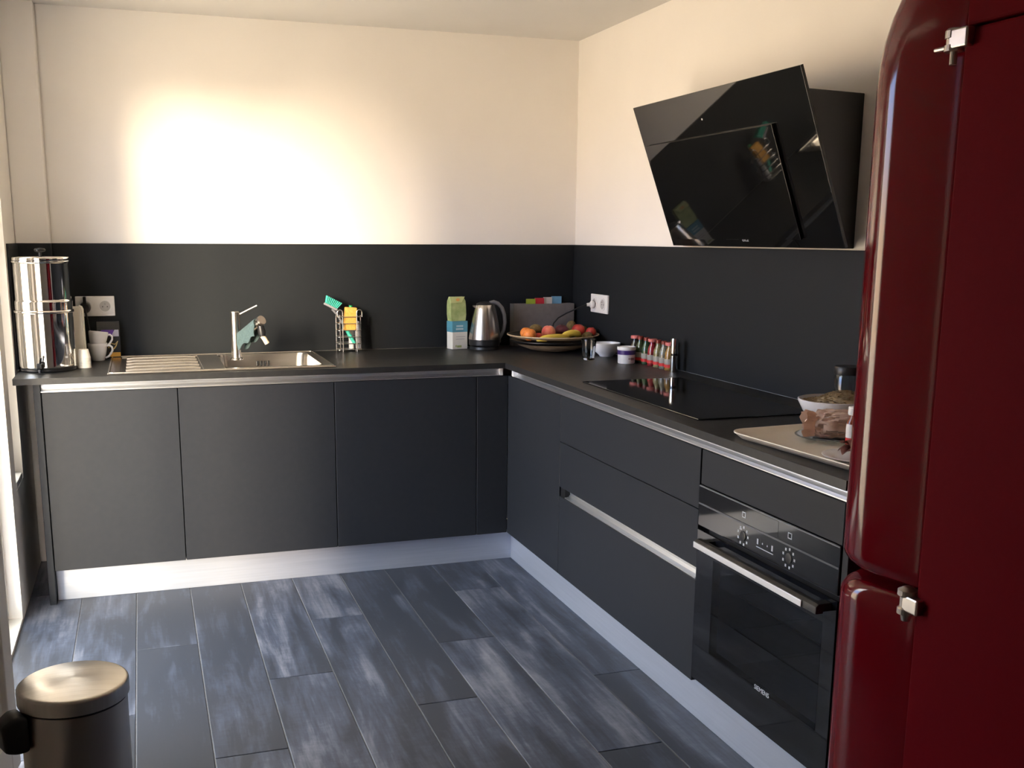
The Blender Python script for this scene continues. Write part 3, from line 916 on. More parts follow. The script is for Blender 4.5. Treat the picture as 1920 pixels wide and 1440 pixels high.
# ------------------------------------------------------------------ left end of the worktop
cx_, cy_ = -2.3855, -.425
t = thing('water_filter', 'tall polished steel two-tier water filter at the worktop end', 'water filter', (cx_, cy_, H))
put('foot_ring', B().lathe([(0, 0.0003), (.098, .0003), (.101, .004), (.101, .012), (0, .012)], 64), M['black'], t)
lc = put('lower_chamber', B().lathe([(0, .0125), (.100, .0125), (.1035, .016), (.1035, .020), (.1035, .030), (.1035, .205), (.1035, .218), (.1035, .222), (.1075, .224), (.1085, .228), (.1075, .232), (.1045, .234), (0, .234)], 72), M['chrome'], t, 50)
put('upper_chamber', B().lathe([(0, .2345), (.1035, .2345), (.1035, .240), (.1040, .262), (.1040, .265), (.1030, .269), (.1002, .272), (.1002, .276), (.1002, .286), (.1002, .396), (.1002, .406), (.1002, .410), (.104, .413), (.105, .416), (.104, .419), (.100, .420), (0, .420)], 72), M['chrome'], t, 50)
fl2 = put('lid', B().lathe([(0, .4205), (.1015, .4205), (.1022, .423), (.1022, .430), (.1005, .433), (.098, .434), (.05, .436), (0, .437)], 72), M['chrome'], t, 50)
kb = put('knob', B().lathe([(0, .4375), (.006, .4375), (.006, .450), (.019, .454), (.021, .460), (.017, .465), (0, .467)], 28), M['black'], fl2)
sg = B()
sg.tube([(0, -.103, .030), (0, -.125, .030)], .007, 12)
sg.box(-.011, .011, -.146, -.124, .018, .040, bev=.004)
sg.tube([(0, -.135, .020), (0, -.137, .004)], .006, 10)
sg.tube([(0, -.135, .040), (.006, -.140, .062)], [.004, .0055], 10)
sg.xf(Matrix.Rotation(math.radians(-8), 4, 'Z'))
put('spigot', sg, M['black'], lc)
# paper packet
pk = thing('paper_packet', 'tall white folded paper packet right of the water filter', 'paper', (-2.283, -.31, H), math.radians(-6))
put('sheet_stack', B().prism([(-.027, .0005), (.027, .0005), (.026, .222), (.022, .232), (.014, .236), (-.030, .236), (-.031, .228)], -.014, .014, 'y', bev=.002), M['paper'], pk)
put('folded_flap', B().prism([(.0275, .0005), (.033, .0005), (.0315, .225), (.027, .236), (.018, .241), (.016, .2365), (.0235, .232), (.0265, .222)], -.012, .016, 'y', bev=.001), M['paper'], pk)
# nested paper cups
proto = None
cupm = None
for k in range(7):
    if cupm is None:
        bq = B().lathe([(.0255, 0), (.0265, .0009), (.0255, .0024), (.0190, .034), (0, .034), (0, .0334), (.0183, .0334), (.0247, .0018), (.0255, 0)], 32)
        cup = put('paper_cup', bq, M['paper'], None, 40)
        cupm = cup
    else:
        cup = cupm.copy(); col.objects.link(cup)
    cup.location = (-2.257, -.392, H + .0005 + k * .0065)
    tag(cup, 'small upturned white paper cup nested in the stack by the filter', 'cup', 'stack of upturned paper cups')
# mugs
def mug(loc, rz, label, tilt=0.0):
    t = thing('mug', label, 'mug', loc, rz, 'stacked mugs')
    if tilt:
        t.rotation_euler = (0, tilt, rz)
    put('cup', B().lathe([(0, .001), (.024, .001), (.026, .004), (.033, .030), (.0385, .060), (.0395, .072), (.0385, .0735), (.037, .072), (.035, .058), (.030, .030), (.023, .007), (0, .006)], 40), M['ceramic'], t, 50)
    put('handle', B().tube([(.0385, 0, .062), (.050, 0, .064), (.059, 0, .056), (.060, 0, .044), (.053, 0, .030), (.043, 0, .018), (.031, 0, .012)], .0042, 10), M['ceramic'], t)
mug((-2.213, -.150, H), math.radians(-14), 'lower white mug of the two stacked beside the coffee packet')
mug((-2.2145, -.150, H + .048), math.radians(24), 'upper white mug of the two stacked beside the coffee packet', math.radians(7))
# coffee packet
t = thing('coffee_packet', 'black coffee packet with purple and yellow print by the mugs', 'packet', (-2.170, -.060, H), math.radians(4))
put('pack', B().loft([[(-.045, -.024, .0005), (.045, -.024, .0005), (.045, .024, .0005), (-.045, .024, .0005)], [(-.045, -.026, .02), (.045, -.026, .02), (.045, .026, .02), (-.045, .026, .02)],
                      [(-.045, -.026, .125), (.045, -.026, .125), (.045, .026, .125), (-.045, .026, .125)], [(-.045, -.006, .155), (.045, -.006, .155), (.045, .004, .155), (-.045, .004, .155)]]), M['black'], t)
put('purple_print', B().box(-.030, .020, -.0268, -.0262, .095, .122), flatc('purple_ink', (.13, .05, .32), .4), t)
put('silver_print', B().prism([(.008, .094), (.040, .094), (.040, .122), (.024, .122)], -.0276, -.0269, 'y'), flatc('silver_ink', (.45, .44, .52), .3), t)
put('yellow_label', B().box(-.002, .043, -.0268, -.0262, .008, .026), flatc('amber_ink', (.62, .32, .05), .45), t)
put('gold_print', B().tube([(-.004, -.0268, .045), (.006, -.0268, .066), (.022, -.0268, .060), (.034, -.0268, .074), (.026, -.0268, .052), (.016, -.0268, .040)], .0024, 6, flat=.3), flatc('gold_ink', (.55, .40, .14), .4), t)

# ------------------------------------------------------------------ wire basket and its contents
bx, by = -1.142, -.085
t = thing('wire_basket', 'chrome wire sink basket against the back panel', 'basket', (bx, by, H))
bk = B()
hw_, hd_ = .056, .036
for z in (.012, .040, .070, .100, .130, .160):
    put('ring', B().tube(rr(-hw_, hw_, -hd_, hd_, .014, z, 4), .0021, 8, closed=True), M['steelfine'], t)
for xx, yy in ((-.056, 0), (-.032, -.036), (.032, -.036), (.056, 0), (-.032, .036), (.032, .036)):
    put('upright', B().tube([(xx, yy, .0025), (xx, yy, .165)], .0024, 8), M['steelfine'], t)
for xx in (-.044, .044):
    put('top_loop', B().tube([(xx - .012, -.036, .160)] + [(xx - .012 * math.cos(a), -.036, .180 + .012 * math.sin(a)) for a in [k * PI / 8 for k in range(9)]] + [(xx + .012, -.036, .160)], .0024, 8), M['steelfine'], t)
fl_ = B()
for k in range(7):
    xx = -.048 + k * .016
    fl_.tube([(xx, -.036, .012), (xx + .004, 0, .010), (xx, .036, .012)], .0014, 6)
for k in range(4):
    yy = -.03 + k * .02
    fl_.tube([(-.056, yy, .012), (.056, yy, .012)], .0014, 6)
for xx in (-.03, .03):
    fl_.tube([(xx, -.02, .012), (xx, -.022, .002), (xx, -.012, .002), (xx, -.010, .012)], .0016, 6)
put('floor_grid', fl_, M['steelfine'], t)
# brush
t = thing('dish_brush', 'teal and grey washing-up brush leaning in the wire basket', 'brush', (bx, by, H))
A_ = Vector((.022, -.022, .040)); Bv = Vector((-.048, -.004, .165)); Cv = Vector((-.072, .002, .195))
put('handle', B().tube([A_, A_.lerp(Bv, .25), A_.lerp(Bv, .55), A_.lerp(Bv, .6)], [.007, .009, .007, .005], 12), M['teal'], t)
put('neck', B().tube([A_.lerp(Bv, .605), Bv, Cv], [.0048, .0045, .006], 12), M['grey'], t)
hd = Vector((-.090, .004, .212)); hx_ = Vector((.80, 0, -.42)).normalized(); hn = Vector((.42, 0, .80)).normalized(); hy_ = Vector((0, 1, 0))
m4 = Matrix((hx_, hy_, hn)).transposed().to_4x4(); m4.translation = hd + Vector((.012, 0, -.006))
hb = B().box(-.032, .032, -.016, .016, -.006, .004, bev=.003); hb.xf(m4)
put('head', hb, M['scourer'], t)
br_ = B()
for i in range(9):
    for j in range(4):
        x = -.026 + i * .0065; y = -.011 + j * .0073
        br_.tube([(x, y, .0045), (x * 1.35, y * 1.4, .036)], [.0026, .0030], 6)
br_.xf(m4)
put('bristles', br_, M['teal'], t)
# sponge, soap bottle, scourer
sb = B().box(-.027, .027, -.013, .013, 0, .104, bev=.004); sb.xf(Matrix.Translation((bx + .003, by - .010, H + .098)) @ Matrix.Rotation(math.radians(4), 4, 'Y'))
solo('sponge', sb, M['sponge'], 'upright yellow sponge in the wire basket', 'sponge', (bx, by, H + .09))
t = thing('soap_bottle', 'slim soap bottle with green cap behind the yellow sponge', 'bottle', (bx + .016, by + .020, H + .012))
put('bottle', B().lathe([(0, .0005), (.011, .0005), (.012, .004), (.012, .150), (.006, .168), (.006, .176), (0, .176)], 24), M['white'], t)
put('cap', B().lathe([(0, .1765), (.0085, .1765), (.010, .182), (.008, .196), (0, .199)], 20), M['green'], t)
sc = B().box(-.011, .011, -.010, .010, 0, .125, bev=.004)
sc.xf(Matrix.Translation((bx + .042, by - .010, H + .014)) @ Matrix.Rotation(math.radians(-2), 4, 'Y'))
solo('scouring_pad', sc, M['scourer'], 'grey scouring pad at the right of the wire basket', 'pad', (bx + .04, by, H + .014))

# ------------------------------------------------------------------ cartons
t = thing('drink_carton', 'white carton with a blue top band left of the kettle', 'carton', (-.627, -.085, H), math.radians(12))
cb = put('box', B().box(-.040, .040, -.028, .028, .0005, .130, bev=.0015), M['paper'], t)
put('blue_band', B().box(-.0405, .0405, -.0285, .0285, .080, .1305, bev=.0010), flatc('teal_blue_ink', (.10, .32, .42), .45), cb)
put('lettering_bar', B().box(-.020, .016, -.0292, -.0287, .104, .112).box(-.022, .017, -.0292, -.0287, .090, .0985), flatc('pale_blue_ink', (.48, .62, .66), .5), cb)
put('print_lines', B().box(-.022, .028, -.0287, -.0282, .057, .0595).box(-.022, .024, -.0287, -.0282, .046, .0485), flatc('soft_grey_ink', (.48, .44, .42), .6), cb)
put('leaf_mark', B().box(-.024, -.018, -.0287, -.0282, .010, .020).box(-.016, .008, -.0287, -.0282, .008, .018), flatc('leaf_green_ink', (.38, .42, .16), .6), cb)
t = thing('tea_packet', 'crumpled green tea packet standing on the blue and white carton', 'packet', (-.630, -.085, H + .1312), math.radians(9))
ts = []
for z, w, d, sx in ((.0003, .036, .022, 0), (.03, .039, .024, 0), (.07, .038, .024, -.001), (.092, .038, .020, -.001), (.112, .034, .008, -.003)):
    ts.append([(-w + sx, -d, z), (w + sx, -d, z), (w + sx, d, z), (-w + sx, d, z)])
tp = put('pack', B().loft(ts), noisy(mat('green_tea_pack', (.42, .50, .20), .5), (.34, .42, .16), (.52, .58, .26), (30, 30, 30), bump=.3), t)
fb_ = B().prism([(-.038, .112), (.030, .113), (.014, .086), (-.041, .084)], -.0265, -.0245, 'y')
put('top_flap', fb_, flatc('pale_green_ink', (.58, .62, .28), .5), tp)
put('emblem', B().lathe([(0, 0), (.010, 0), (.010, .0006), (0, .0006)], 20, (-.006, -.0266, .099), Matrix.Rotation(PI / 2, 4, 'X'), sy=.7), flatc('orange_ink', (.75, .38, .12), .5), tp)

# ------------------------------------------------------------------ kettle
t = thing('electric_kettle', 'brushed steel cone-shaped kettle with grey loop handle', 'kettle', (-.512, -.145, H))
put('power_base', B().lathe([(0, .0003), (.068, .0003), (.070, .003), (.068, .014), (.060, .018), (0, .018)], 48), M['black'], t)
put('lower_band', B().lathe([(0, .0185), (.068, .0185), (.0725, .024), (.0725, .048), (0, .048)], 48), M['black'], t)
kbd = put('body', B().lathe([(0, .0485), (.0735, .0485), (.0735, .052), (.068, .085), (.058, .140), (.047, .188), (.042, .204), (.040, .207), (0, .207)], 56), M['steel'], t, 50)
put('lid', B().lathe([(0, .2075), (.039, .2075), (.036, .214), (.022, .220), (0, .222)], 40), M['black'], t)
put('spout_lip', B().loft([[(-.036, -.014, .188), (-.036, .014, .188), (-.036, .010, .206), (-.036, -.010, .206)], [(-.057, -.004, .199), (-.057, .004, .199), (-.058, .004, .206), (-.058, -.004, .206)]]), M['steel'], t)
put('handle', B().tube([(.026, 0, .216), (.045, 0, .219), (.066, 0, .212), (.086, 0, .192), (.098, 0, .160), (.101, 0, .125), (.096, 0, .090), (.086, 0, .066), (.076, 0, .048)], [.008, .010, .0095, .009, .0085, .0085, .008, .007, .005], 12, flat=1.3), M['grey'], t, 60)
put('gauge_strip', B().tube([(.040, 0, .212), (.046, 0, .200), (.052, 0, .178), (.0625, 0, .130), (.072, 0, .080), (.0765, 0, .050), (.0765, 0, .030)], .0055, 10), M['grey'], kbd, 60)

# ------------------------------------------------------------------ chopping boards in their case
t = thing('board_case', 'grey upright case holding the chopping boards in the corner', 'case', (-.185, -.040, H))
cw = .156
gm = noisy(mat('grey_case', (.17, .155, .15), .42), (.16, .145, .14), (.18, .165, .16), (40, 40, 40))
put('front', B().box(-cw, cw, -.034, -.031, .0005, .203, bev=.001), gm, t)
put('back', B().box(-cw, cw, .021, .024, .0005, .203, bev=.001), gm, t)
put('side', B().box(-cw, -cw + .003, -.031, .021, .0005, .203), gm, t)
put('side', B().box(cw - .003, cw, -.031, .021, .0005, .203), gm, t)
put('bottom', B().box(-cw + .003, cw - .003, -.031, .021, .0005, .004), gm, t)
bcol = [('green', (.30, .38, .04), -.090, -.043), ('red', (.55, .03, .05), -.0415, .006), ('white', (.60, .55, .52), .0075, .052), ('blue', (.18, .40, .60), .054, .106)]
for k, (cn, c, xa, xb) in enumerate(bcol):
    yy = -.026 + k * .0115
    t = thing('chopping_board', 'chopping board with the %s index tab in the grey case' % cn, 'chopping board', (-.185, -.040 + yy, H + .0045), 0, 'index chopping boards')
    put('board', B().box(-cw + .008, cw - .008, 0, .007, 0, .193, bev=.002), M['white'], t)
    put('tab', B().box(xa, xb, .0, .007, .1935, .222 + .003 * k, bev=.001), flatc(cn + '_tab', c, .45), t)

# ------------------------------------------------------------------ fruit bowls and fruit
bcx, bcy = -.226, -.295
def dish(name, label, z, R, h, m_out, grp, band=None):
    t = thing(name, label, 'bowl', (bcx, bcy, z), 0, grp)
    pts = [(0, 0), (R * .30, 0), (R * .55, h * .18), (R * .80, h * .55), (R * .95, h * .90), (R, h), (R - .002, h + .003), (R * .94, h * .93 + .004), (R * .78, h * .60 + .005), (R * .52, h * .22 + .006), (R * .28, .006), (0, .006)]
    put('shell', B().lathe([(max(r, 0), zz) for r, zz in pts], 72), m_out, t, 50)
    put('rim_band', B().lathe([(R * .905, h * .795), (R * .91, h * .765), (R * 1.004, h - .001), (R * 1.004, h + .0035), (R * .985, h + .0035), (R * .99, h + .001), (R * .905, h * .795)], 72), band, t, 50)
dish('wooden_bowl', 'lower pale wooden bowl under the black fruit bowl', H + .0005, .200, .050, M['wood'], 'nested fruit bowls', M['blackwood'])
dish('wooden_bowl', 'upper black bowl with a pale wooden rim holding the fruit', H + .0300, .2125, .046, M['blackwood'], 'nested fruit bowls', M['wood'])
def fruit(name, label, cat, c, r, m, sc=(1, 1, 1), rot=None, stem=True, dim=True):
    t = thing(name, label, cat, c, 0, 'fruit in the wooden bowl')
    tb = bmesh.new()
    bmesh.ops.create_uvsphere(tb, u_segments=24, v_segments=16, radius=r)
    for v in tb.verts:
        k = math.hypot(v.co.x, v.co.y) / r
        if dim and v.co.z > 0 and k < .5:
            v.co.z -= r * .22 * (1 - k / .5) ** 1.5
        v.co.x *= sc[0]; v.co.y *= sc[1]; v.co.z *= sc[2]
    bq = B(); bq.merge(tb, rot)
    put('flesh', bq, m, t, 80)
    if stem:
        sb = B().tube([(0, 0, r * sc[2] * .70), (.002, 0, r * sc[2] * 1.02)], [.0016, .0012], 6)
        if rot is not None:
            sb.xf(rot)
        put('stem', sb, M['kiwi'], t)
M['orange'] = noisy(mat('orange_peel', (.85, .25, .05), .45), (.80, .21, .04), (.90, .30, .06), (150, 150, 150), bump=.25)
M['peach'] = noisy(mat('peach_skin', (.80, .17, .10), .6, sheen=.3), (.70, .08, .06), (.88, .30, .15), (25, 25, 18))
M['plum'] = noisy(mat('plum_skin', (.10, .015, .025), .35), (.075, .012, .022), (.16, .030, .045), (30, 30, 30))
M['nectarine'] = noisy(mat('nectarine_skin', (.50, .03, .03), .3), (.36, .015, .02), (.66, .08, .05), (22, 22, 16))
M['kiwi'] = noisy(mat('kiwi_skin', (.16, .10, .035), .85), (.12, .075, .025), (.21, .14, .05), (90, 90, 90), bump=.3)
M['banana'] = noisy(mat('banana_skin', (.72, .50, .06), .45), (.62, .40, .05), (.80, .58, .09), (20, 60, 60))
fruit('orange', 'bright orange at the front left of the bowl', 'orange', (-.376, -.388, .961), .0285, M['orange'], (1.05, 1.05, 1), None, False)
fruit('orange', 'darker orange half hidden behind the front orange', 'orange', (-.368, -.318, .962), .0270, M['orange'], (1, 1, 1), None, False)
fruit('kiwi', 'brown kiwi fruit at the back left of the bowl', 'kiwi', (-.300, -.262, .972), .0260, M['kiwi'], (1.25, 1, .95), None, False, False)
fruit('plum', 'small red plum between the orange and the peach', 'plum', (-.331, -.378, .949), .0205, M['nectarine'])
fruit('peach', 'large orange-red peach in the middle of the bowl', 'peach', (-.267, -.342, .966), .0325, M['peach'])
fruit('plum', 'dark purple plum right of the peach', 'plum', (-.186, -.302, .965), .0325, M['plum'])
fruit('kiwi', 'tall brown kiwi fruit standing at the back right of the bowl', 'kiwi', (-.106, -.226, .975), .0260, M['kiwi'], (.95, 1, 1.25), None, False, False)
fruit('nectarine', 'bright red nectarine on the right of the bowl', 'nectarine', (-.104, -.306, .966), .0325, M['nectarine'])
fruit('plum', 'dark red plum at the right edge of the bowl', 'plum', (-.050, -.330, .960), .0250, M['plum'] if False else M['nectarine'])
fruit('kiwi', 'brown kiwi fruit low at the front right of the bowl', 'kiwi', (-.088, -.378, .944), .0240, M['kiwi'], (1.2, 1, .95), None, False, False)
fruit('kiwi', 'small brown kiwi fruit peeking out at the far right', 'kiwi', (-.058, -.255, .962), .0210, M['kiwi'], (1.1, 1, 1), None, False, False)
def banana(label, pts, rmax, loc):
    t = thing('banana', label, 'banana', loc, 0, 'fruit in the wooden bowl')
    n = 14
    P = [Vector(p_) for p_ in pts]
    path, rad = [], []
    for i in range(n + 1):
        u = i / n
        a = P[0].lerp(P[1], u); b_ = P[1].lerp(P[2], u)
        path.append(a.lerp(b_, u) - Vector(loc))
        rad.append(max(.003, rmax * min(1, math.sin(PI * (.06 + .88 * u)) * 1.5)))
    put('peel', B().tube(path, rad, 12), M['banana'], t, 60)
    d = (path[-1] - path[-2]).normalized()
    put('stalk', B().tube([path[-1] + d * .0003, path[-1] + d * .014], [.0042, .0036], 8), M['banana'], t)
    d0 = (path[0] - path[1]).normalized()
    put('tip', B().tube([path[0] + d0 * .0003, path[0] + d0 * .004], [.003, .002], 8), M['blackwood'], t)
banana('long banana lying along the front of the bowl', [(-.362, -.438, .938), (-.285, -.462, .966), (-.190, -.420, .940)], .0150, (-.28, -.43, .94))
banana('banana rising to the right against the nectarine', [(-.232, -.395, .942), (-.170, -.412, .982), (-.128, -.390, .950)], .0160, (-.18, -.40, .94))

# ------------------------------------------------------------------ glass, bowl, tub, spice bottles, mill
t = thing('drinking_glass', 'empty clear drinking glass in front of the fruit bowl', 'glass', (-.213, -.680, H))
put('tumbler', B().lathe([(0, .0005), (.024, .0005), (.026, .003), (.029, .045), (.0335, .088), (.0330, .0895), (.0318, .088), (.0275, .045), (.0240, .010), (0, .009)], 40), M['glass'], t, 50)
t = thing('white_bowl', 'small white ceramic bowl right of the drinking glass', 'bowl', (-.082, -.575, H))
put('bowl', B().lathe([(0, .0005), (.030, .0005), (.032, .005), (.052, .022), (.0615, .048), (.0625, .060), (.0600, .0605), (.0585, .050), (.048, .024), (.028, .009), (0, .008)], 48), M['ceramic'], t, 50)
t = thing('dessert_tub', 'small white tub with a purple band beside the spice bottles', 'tub', (-.110, -.838, H))
put('tub', B().lathe([(0, .0005), (.034, .0005), (.0355, .003), (.037, .058), (0, .058)], 40), M['white'], t, 50)
put('purple_band', B().lathe([(.0372, .038), (.0377, .038), (.0380, .056), (.0374, .056), (.0372, .038)], 40), flatc('violet_ink', (.045, .020, .14), .4), t)
put('lid', B().lathe([(0, .0585), (.0390, .0585), (.0395, .062), (.0390, .069), (.036, .070), (.035, .067), (0, .067)], 40), M['white'], t, 50)
put('berry_print', B().box(.004, .018, -.0372, -.0345, .016, .026).box(-.008, .002, -.0378, -.036, .020, .023), flatc('brown_ink', (.18, .09, .08), .5), t)
spice = [(-.048, -.792, (.05, .04, .03), True), (-.046, -.838, (.06, .09, .03), False), (-.046, -.894, (.05, .12, .05), False), (-.047, -.950, (.38, .02, .03), True), (-.047, -1.003, (.34, .30, .14), False), (-.048, -1.055, (.28, .28, .22), False), (-.050, -1.106, (.40, .22, .05), True)]
slab_ = ['black-filled spice bottle with a wide pink lid, furthest in the row', 'spice bottle with a narrow red cap, second from the far end', 'green-filled spice bottle with a narrow red cap', 'red-filled spice bottle with a wide pink lid in the middle of the row', 'yellowish spice bottle with a narrow red cap next to the red one', 'pale spice bottle with a narrow red cap, second from the mill', 'orange-filled spice bottle with a wide pink lid nearest the mill']
lidm = flatc('pink_red_lid', (.62, .18, .17), .35)
capm = flatc('dark_red_cap', (.20, .025, .018), .3)
redm = flatc('red_label', (.62, .03, .03), .45)
for k, (x, y, c, wide) in enumerate(spice):
    t = thing('spice_bottle', slab_[k], 'bottle', (x, y, H), 0, 'row of spice bottles')
    prof = [(0, .0005), (.0195, .0005), (.0205, .003), (.0205, .060), (.018, .072), (.0125, .086), (.0115, .098), (0, .098)]
    sm = mat('spice_glass', c, .06, coat=.5)
    noisy(sm, tuple(v * .35 for v in c), tuple(min(1, v * .9 + .01) for v in c), (90, 90, 90))
    gb = put('glass', B().lathe(prof, 28), sm, t, 50)
    put('label', B().lathe([(.0207, .012), (.0212, .012), (.0212, .024), (.0207, .024), (.0207, .012)], 28), redm, gb)
    put('paper_label', B().lathe([(.0207, .0245), (.0210, .0245), (.0210, .046), (.0207, .046), (.0207, .0245)], 28), flatc('label_grey', (.34, .32, .28), .5), gb)
    if wide:
        put('lid', B().lathe([(0, .0985), (.0185, .0985), (.0195, .101), (.0195, .109), (.018, .111), (0, .111)], 28), lidm, t)
    else:
        put('lid', B().lathe([(0, .0985), (.0125, .0985), (.0125, .110), (.011, .112), (0, .112)], 24), capm, t)
t = thing('pepper_mill', 'slim polished steel pepper mill at the near end of the bottles', 'mill', (-.062, -1.165, H))
put('lower_tube', B().lathe([(0, .0005), (.0145, .0005), (.0150, .002), (.0150, .064), (0, .064)], 32), M['chrome'], t)
put('window_band', B().lathe([(0, .0645), (.0125, .0645), (.0125, .074), (0, .074)], 28), M['black'], t)
put('upper_tube', B().lathe([(0, .0745), (.0150, .0745), (.0150, .126), (.0135, .132), (0, .134)], 32), M['chrome'], t)

# ------------------------------------------------------------------ tray and breakfast things
tl = thing('serving_tray', 'cream rectangular serving tray beside the fridge', 'tray', (-.385, -2.675, H), math.radians(4))
hx_t, hy_t = .172, .272
def trayprof():
    secs = []
    for ins, z in ((.016, .0005), (.004, .012), (0, .0150), (.0, .0175), (.0025, .0180), (.007, .0150), (.020, .0045)):
        secs.append(rr(-hx_t + ins, hx_t - ins, -hy_t + ins, hy_t - ins, .055 - ins * .5, z, 7))
    return B().loft(secs)
put('tray', trayprof(), M['cream'], tl, 50)
ZT = H + .0046
t = thing('glass_plate', 'clear glass side plate under the bread bag', 'plate', (-.352, -2.565, ZT))
put('plate', B().lathe([(0, .0004), (.050, .0004), (.062, .004), (.092, .012), (.0925, .0135), (.090, .0145), (.060, .0065), (.050, .0035), (0, .0035)], 48), glass_pane('plate_glass', (.72, .76, .76)), t, 50)
# bread bag
tb = bmesh.new()
bmesh.ops.create_uvsphere(tb, u_segments=72, v_segments=48, radius=1)
from mathutils import noise
for v in tb.verts:
    d = v.co.copy()
    ex = abs(d.x)
    k = 1.0 if ex < .55 else 1.0 - .25 * (ex - .55) / .45
    n1 = noise.noise(d * 2.1 + Vector((3, 1, 7))); n2 = noise.noise(d * 5.5 + Vector((1, 9, 2))); n3 = abs(noise.noise(d * 3.7 + Vector((5, 5, 1))))
    n4 = abs(noise.noise(d * 7.0 + Vector((2, 4, 6))))
    q = 1.04 + .16 * n1 + .08 * n2 - .30 * n3 - .16 * n4
    pw = lambda a_, e: math.copysign(abs(a_) ** e, a_)
    v.co = Vector((pw(d.x, .62) * .098 * (1 + .04 * n2), pw(d.y, .8) * .048 * q * k, pw(d.z, .75) * .040 * q * k))
    if v.co.z < -.031:
        v.co.z = -.031
bq = B(); bq.merge(tb, Matrix.Translation((-.318, -2.570, ZT + .0385)) @ Matrix.Rotation(math.radians(-30), 4, 'Z'))
tbg = thing('bread_bag', 'crumpled brown paper bread bag on the glass plate', 'bag', (-.318, -2.570, ZT + .006))
put('paper', bq, M['kraft'], tbg, 30, world_coords=True)
mo = Matrix.Translation((-.318, -2.570, ZT + .0385)) @ Matrix.Rotation(math.radians(-30), 4, 'Z')
fb_ = B()
tb = bmesh.new(); rows = []
NM = 28
for i in range(NM):
    a = i / NM * 2 * PI
    row = []
    for j in range(5):
        rr_ = (.028, .0335, .037, .039, .041)[j] * (1 + .10 * math.sin(3 * a + 1) + .07 * math.sin(7 * a + j) * j / 4)
        row.append(tb.verts.new((-.068 - .0085 * j - .006 * math.sin(2 * a + .7) * j / 4 - .003 * math.sin(9 * a) * j / 4, rr_ * 1.12 * math.cos(a), max(-.0305, rr_ * .92 * math.sin(a)))))
    rows.append(row)
for i in range(NM):
    for j in range(4):
        tb.faces.new((rows[i][j], rows[i][j + 1], rows[(i + 1) % NM][j + 1], rows[(i + 1) % NM][j]))
bmesh.ops.solidify(tb, geom=tb.faces[:], thickness=.0008)
fb_.merge(tb, mo)
put('open_end', fb_, M['kraft'], tbg, 30, world_coords=True)
# cereal bowl and oats
t = thing('cereal_bowl', 'white bowl of oat flakes behind the bread bag', 'bowl', (-.178, -2.335, H))
put('bowl', B().lathe([(0, .0005), (.045, .0005), (.048, .006), (.085, .034), (.1005, .064), (.1015, .070), (.0985, .071), (.0965, .064), (.080, .036), (.044, .011), (0, .010)], 56), M['ceramic'], t, 50)
tb = bmesh.new()
rg = random.Random(3)
def om(x, y):
    return .064 + .030 * max(0, 1 - ((x - .025) ** 2 + (y + .01) ** 2) / .0062)
for i in range(900):
    a = rg.uniform(0, 2 * PI); r = .088 * math.sqrt(rg.random())
    x, y = r * math.cos(a), r * math.sin(a)
    c = Vector((x, y, om(x, y)))
    rt = Matrix.Rotation(rg.uniform(0, PI), 3, 'Z') @ Matrix.Rotation(rg.uniform(-.7, .7), 3, 'X')
    vs = [tb.verts.new(c + rt @ Vector((.0042 * math.cos(q * PI / 3), .0032 * math.sin(q * PI / 3), .0004 * (q % 2)))) for q in range(6)]
    tb.faces.new(vs)
bmesh.ops.solidify(tb, geom=tb.faces[:], thickness=.0006)
ring = []
mesh_rows = []
for i in range(9):
    rw = []
    for k in range(28):
        r = .0925 * i / 8 if i else .0005
        x, y = r * math.cos(2 * PI * k / 28), r * math.sin(2 * PI * k / 28)
        rw.append(tb.verts.new((x, y, om(x, y) - .002)))
    mesh_rows.append(rw)
for a, b_ in zip(mesh_rows, mesh_rows[1:]):
    for k in range(28):
        tb.faces.new((a[k], a[(k + 1) % 28], b_[(k + 1) % 28], b_[k]))
oq = B(); oq.merge(tb)
oat = put('oat_flakes', oq, M['oats'], None, 30)
oat.location = (-.178, -2.335, H)
oat['kind'] = 'stuff'; oat['label'] = 'heap of oat flakes in the white bowl'; oat['category'] = 'oats'
# glass storage jar
t = thing('storage_jar', 'glass storage jar with black lid beside the cereal bowl', 'jar', (-.060, -2.235, H))
put('jar', B().lathe([(0, .0005), (.038, .0005), (.041, .004), (.041, .118), (.038, .124), (.0365, .124), (.039, .117), (.039, .006), (0, .005)], 40), glass_pane('jar_glass', (.86, .88, .88)), t, 50)
put('lid', B().lathe([(0, .1245), (.0425, .1245), (.0435, .128), (.0435, .144), (.041, .148), (0, .148)], 40), M['black'], t)
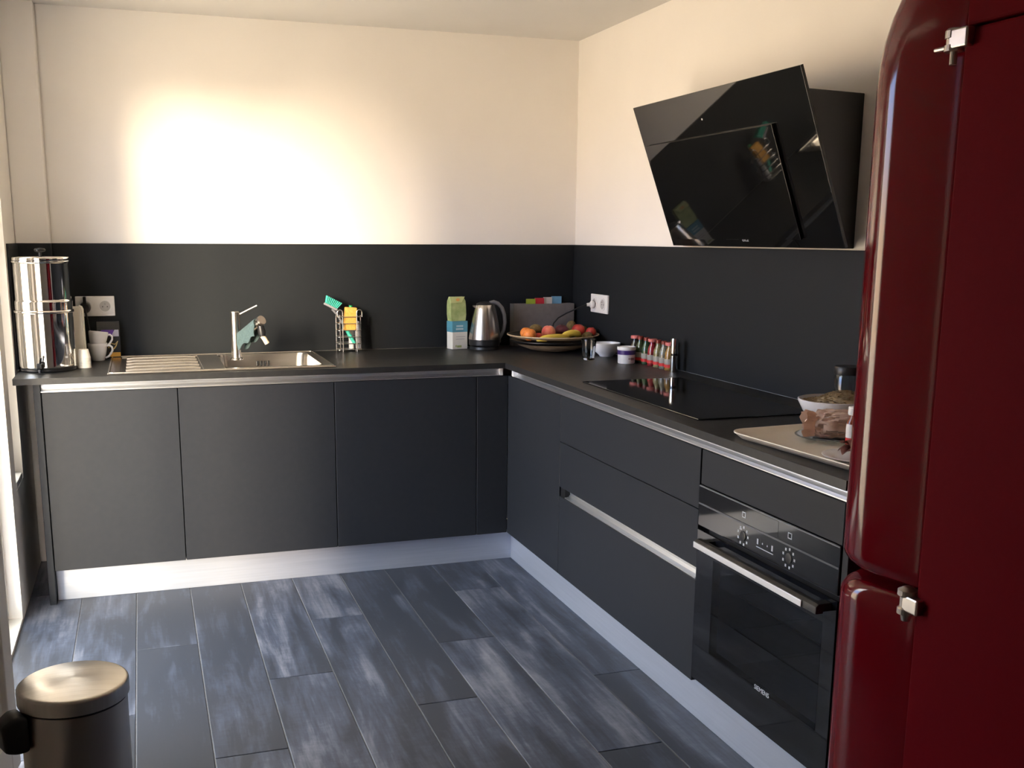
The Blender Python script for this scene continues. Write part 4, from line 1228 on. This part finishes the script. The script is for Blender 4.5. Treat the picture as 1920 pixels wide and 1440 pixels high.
# small white capped bottle
t = thing('sauce_bottle', 'small bottle with white cap and red and white label on the tray', 'bottle', (-.372, -2.676, ZT))
put('bottle', B().lathe([(0, .0005), (.0155, .0005), (.017, .003), (.017, .066), (.011, .078), (.0105, .084), (0, .084)], 28), flatc('brown_sauce', (.20, .06, .03), .15), t, 50)
put('label', B().lathe([(.0172, .028), (.0178, .028), (.0178, .062), (.0172, .062), (.0172, .028)], 28), M['white'], t)
put('red_label', B().lathe([(.0172, .012), (.0178, .012), (.0178, .0275), (.0172, .0275), (.0172, .012)], 28), redm, t)
put('cap', B().lathe([(0, .0845), (.0145, .0845), (.0155, .087), (.0155, .103), (.014, .105), (0, .105)], 28), M['white'], t)
# white plate with cured meat
t = thing('white_plate', 'small white plate of cured meat at the near end of the tray', 'plate', (-.452, -2.800, ZT))
put('plate', B().lathe([(0, .0004), (.045, .0004), (.055, .004), (.080, .011), (.081, .0125), (.079, .0135), (.053, .0065), (.045, .0035), (0, .0035)], 48), M['ceramic'], t, 50)
for k in range(2):
    tb = bmesh.new()
    n_ = 9
    rows = []
    for i in range(n_):
        row = []
        for j in range(n_):
            x = -.04 + .08 * i / (n_ - 1); y = -.030 + .06 * j / (n_ - 1)
            z = .014 + .016 * k + .010 * math.sin(i * .9 + k) + .006 * math.cos(j * 1.1 + k * 2) + .22 * max(0, x) * .5
            row.append(tb.verts.new((x, y, z)))
        rows.append(row)
    for i in range(n_ - 1):
        for j in range(n_ - 1):
            tb.faces.new((rows[i][j], rows[i + 1][j], rows[i + 1][j + 1], rows[i][j + 1]))
    bmesh.ops.solidify(tb, geom=tb.faces[:], thickness=.002)
    bq = B(); bq.merge(tb, Matrix.Rotation(math.radians(-20 + 14 * k), 4, 'Z'))
    o = put('cured_meat', bq, M['meat'], None, 60)
    o.location = (-.450 + .004 * k, -2.800 - .004 * k, ZT + .006)
    tag(o, ['lower folded slice of dark cured meat on the small white plate', 'upper folded slice of dark cured meat on the small white plate'][k], 'meat', 'slices of cured meat')
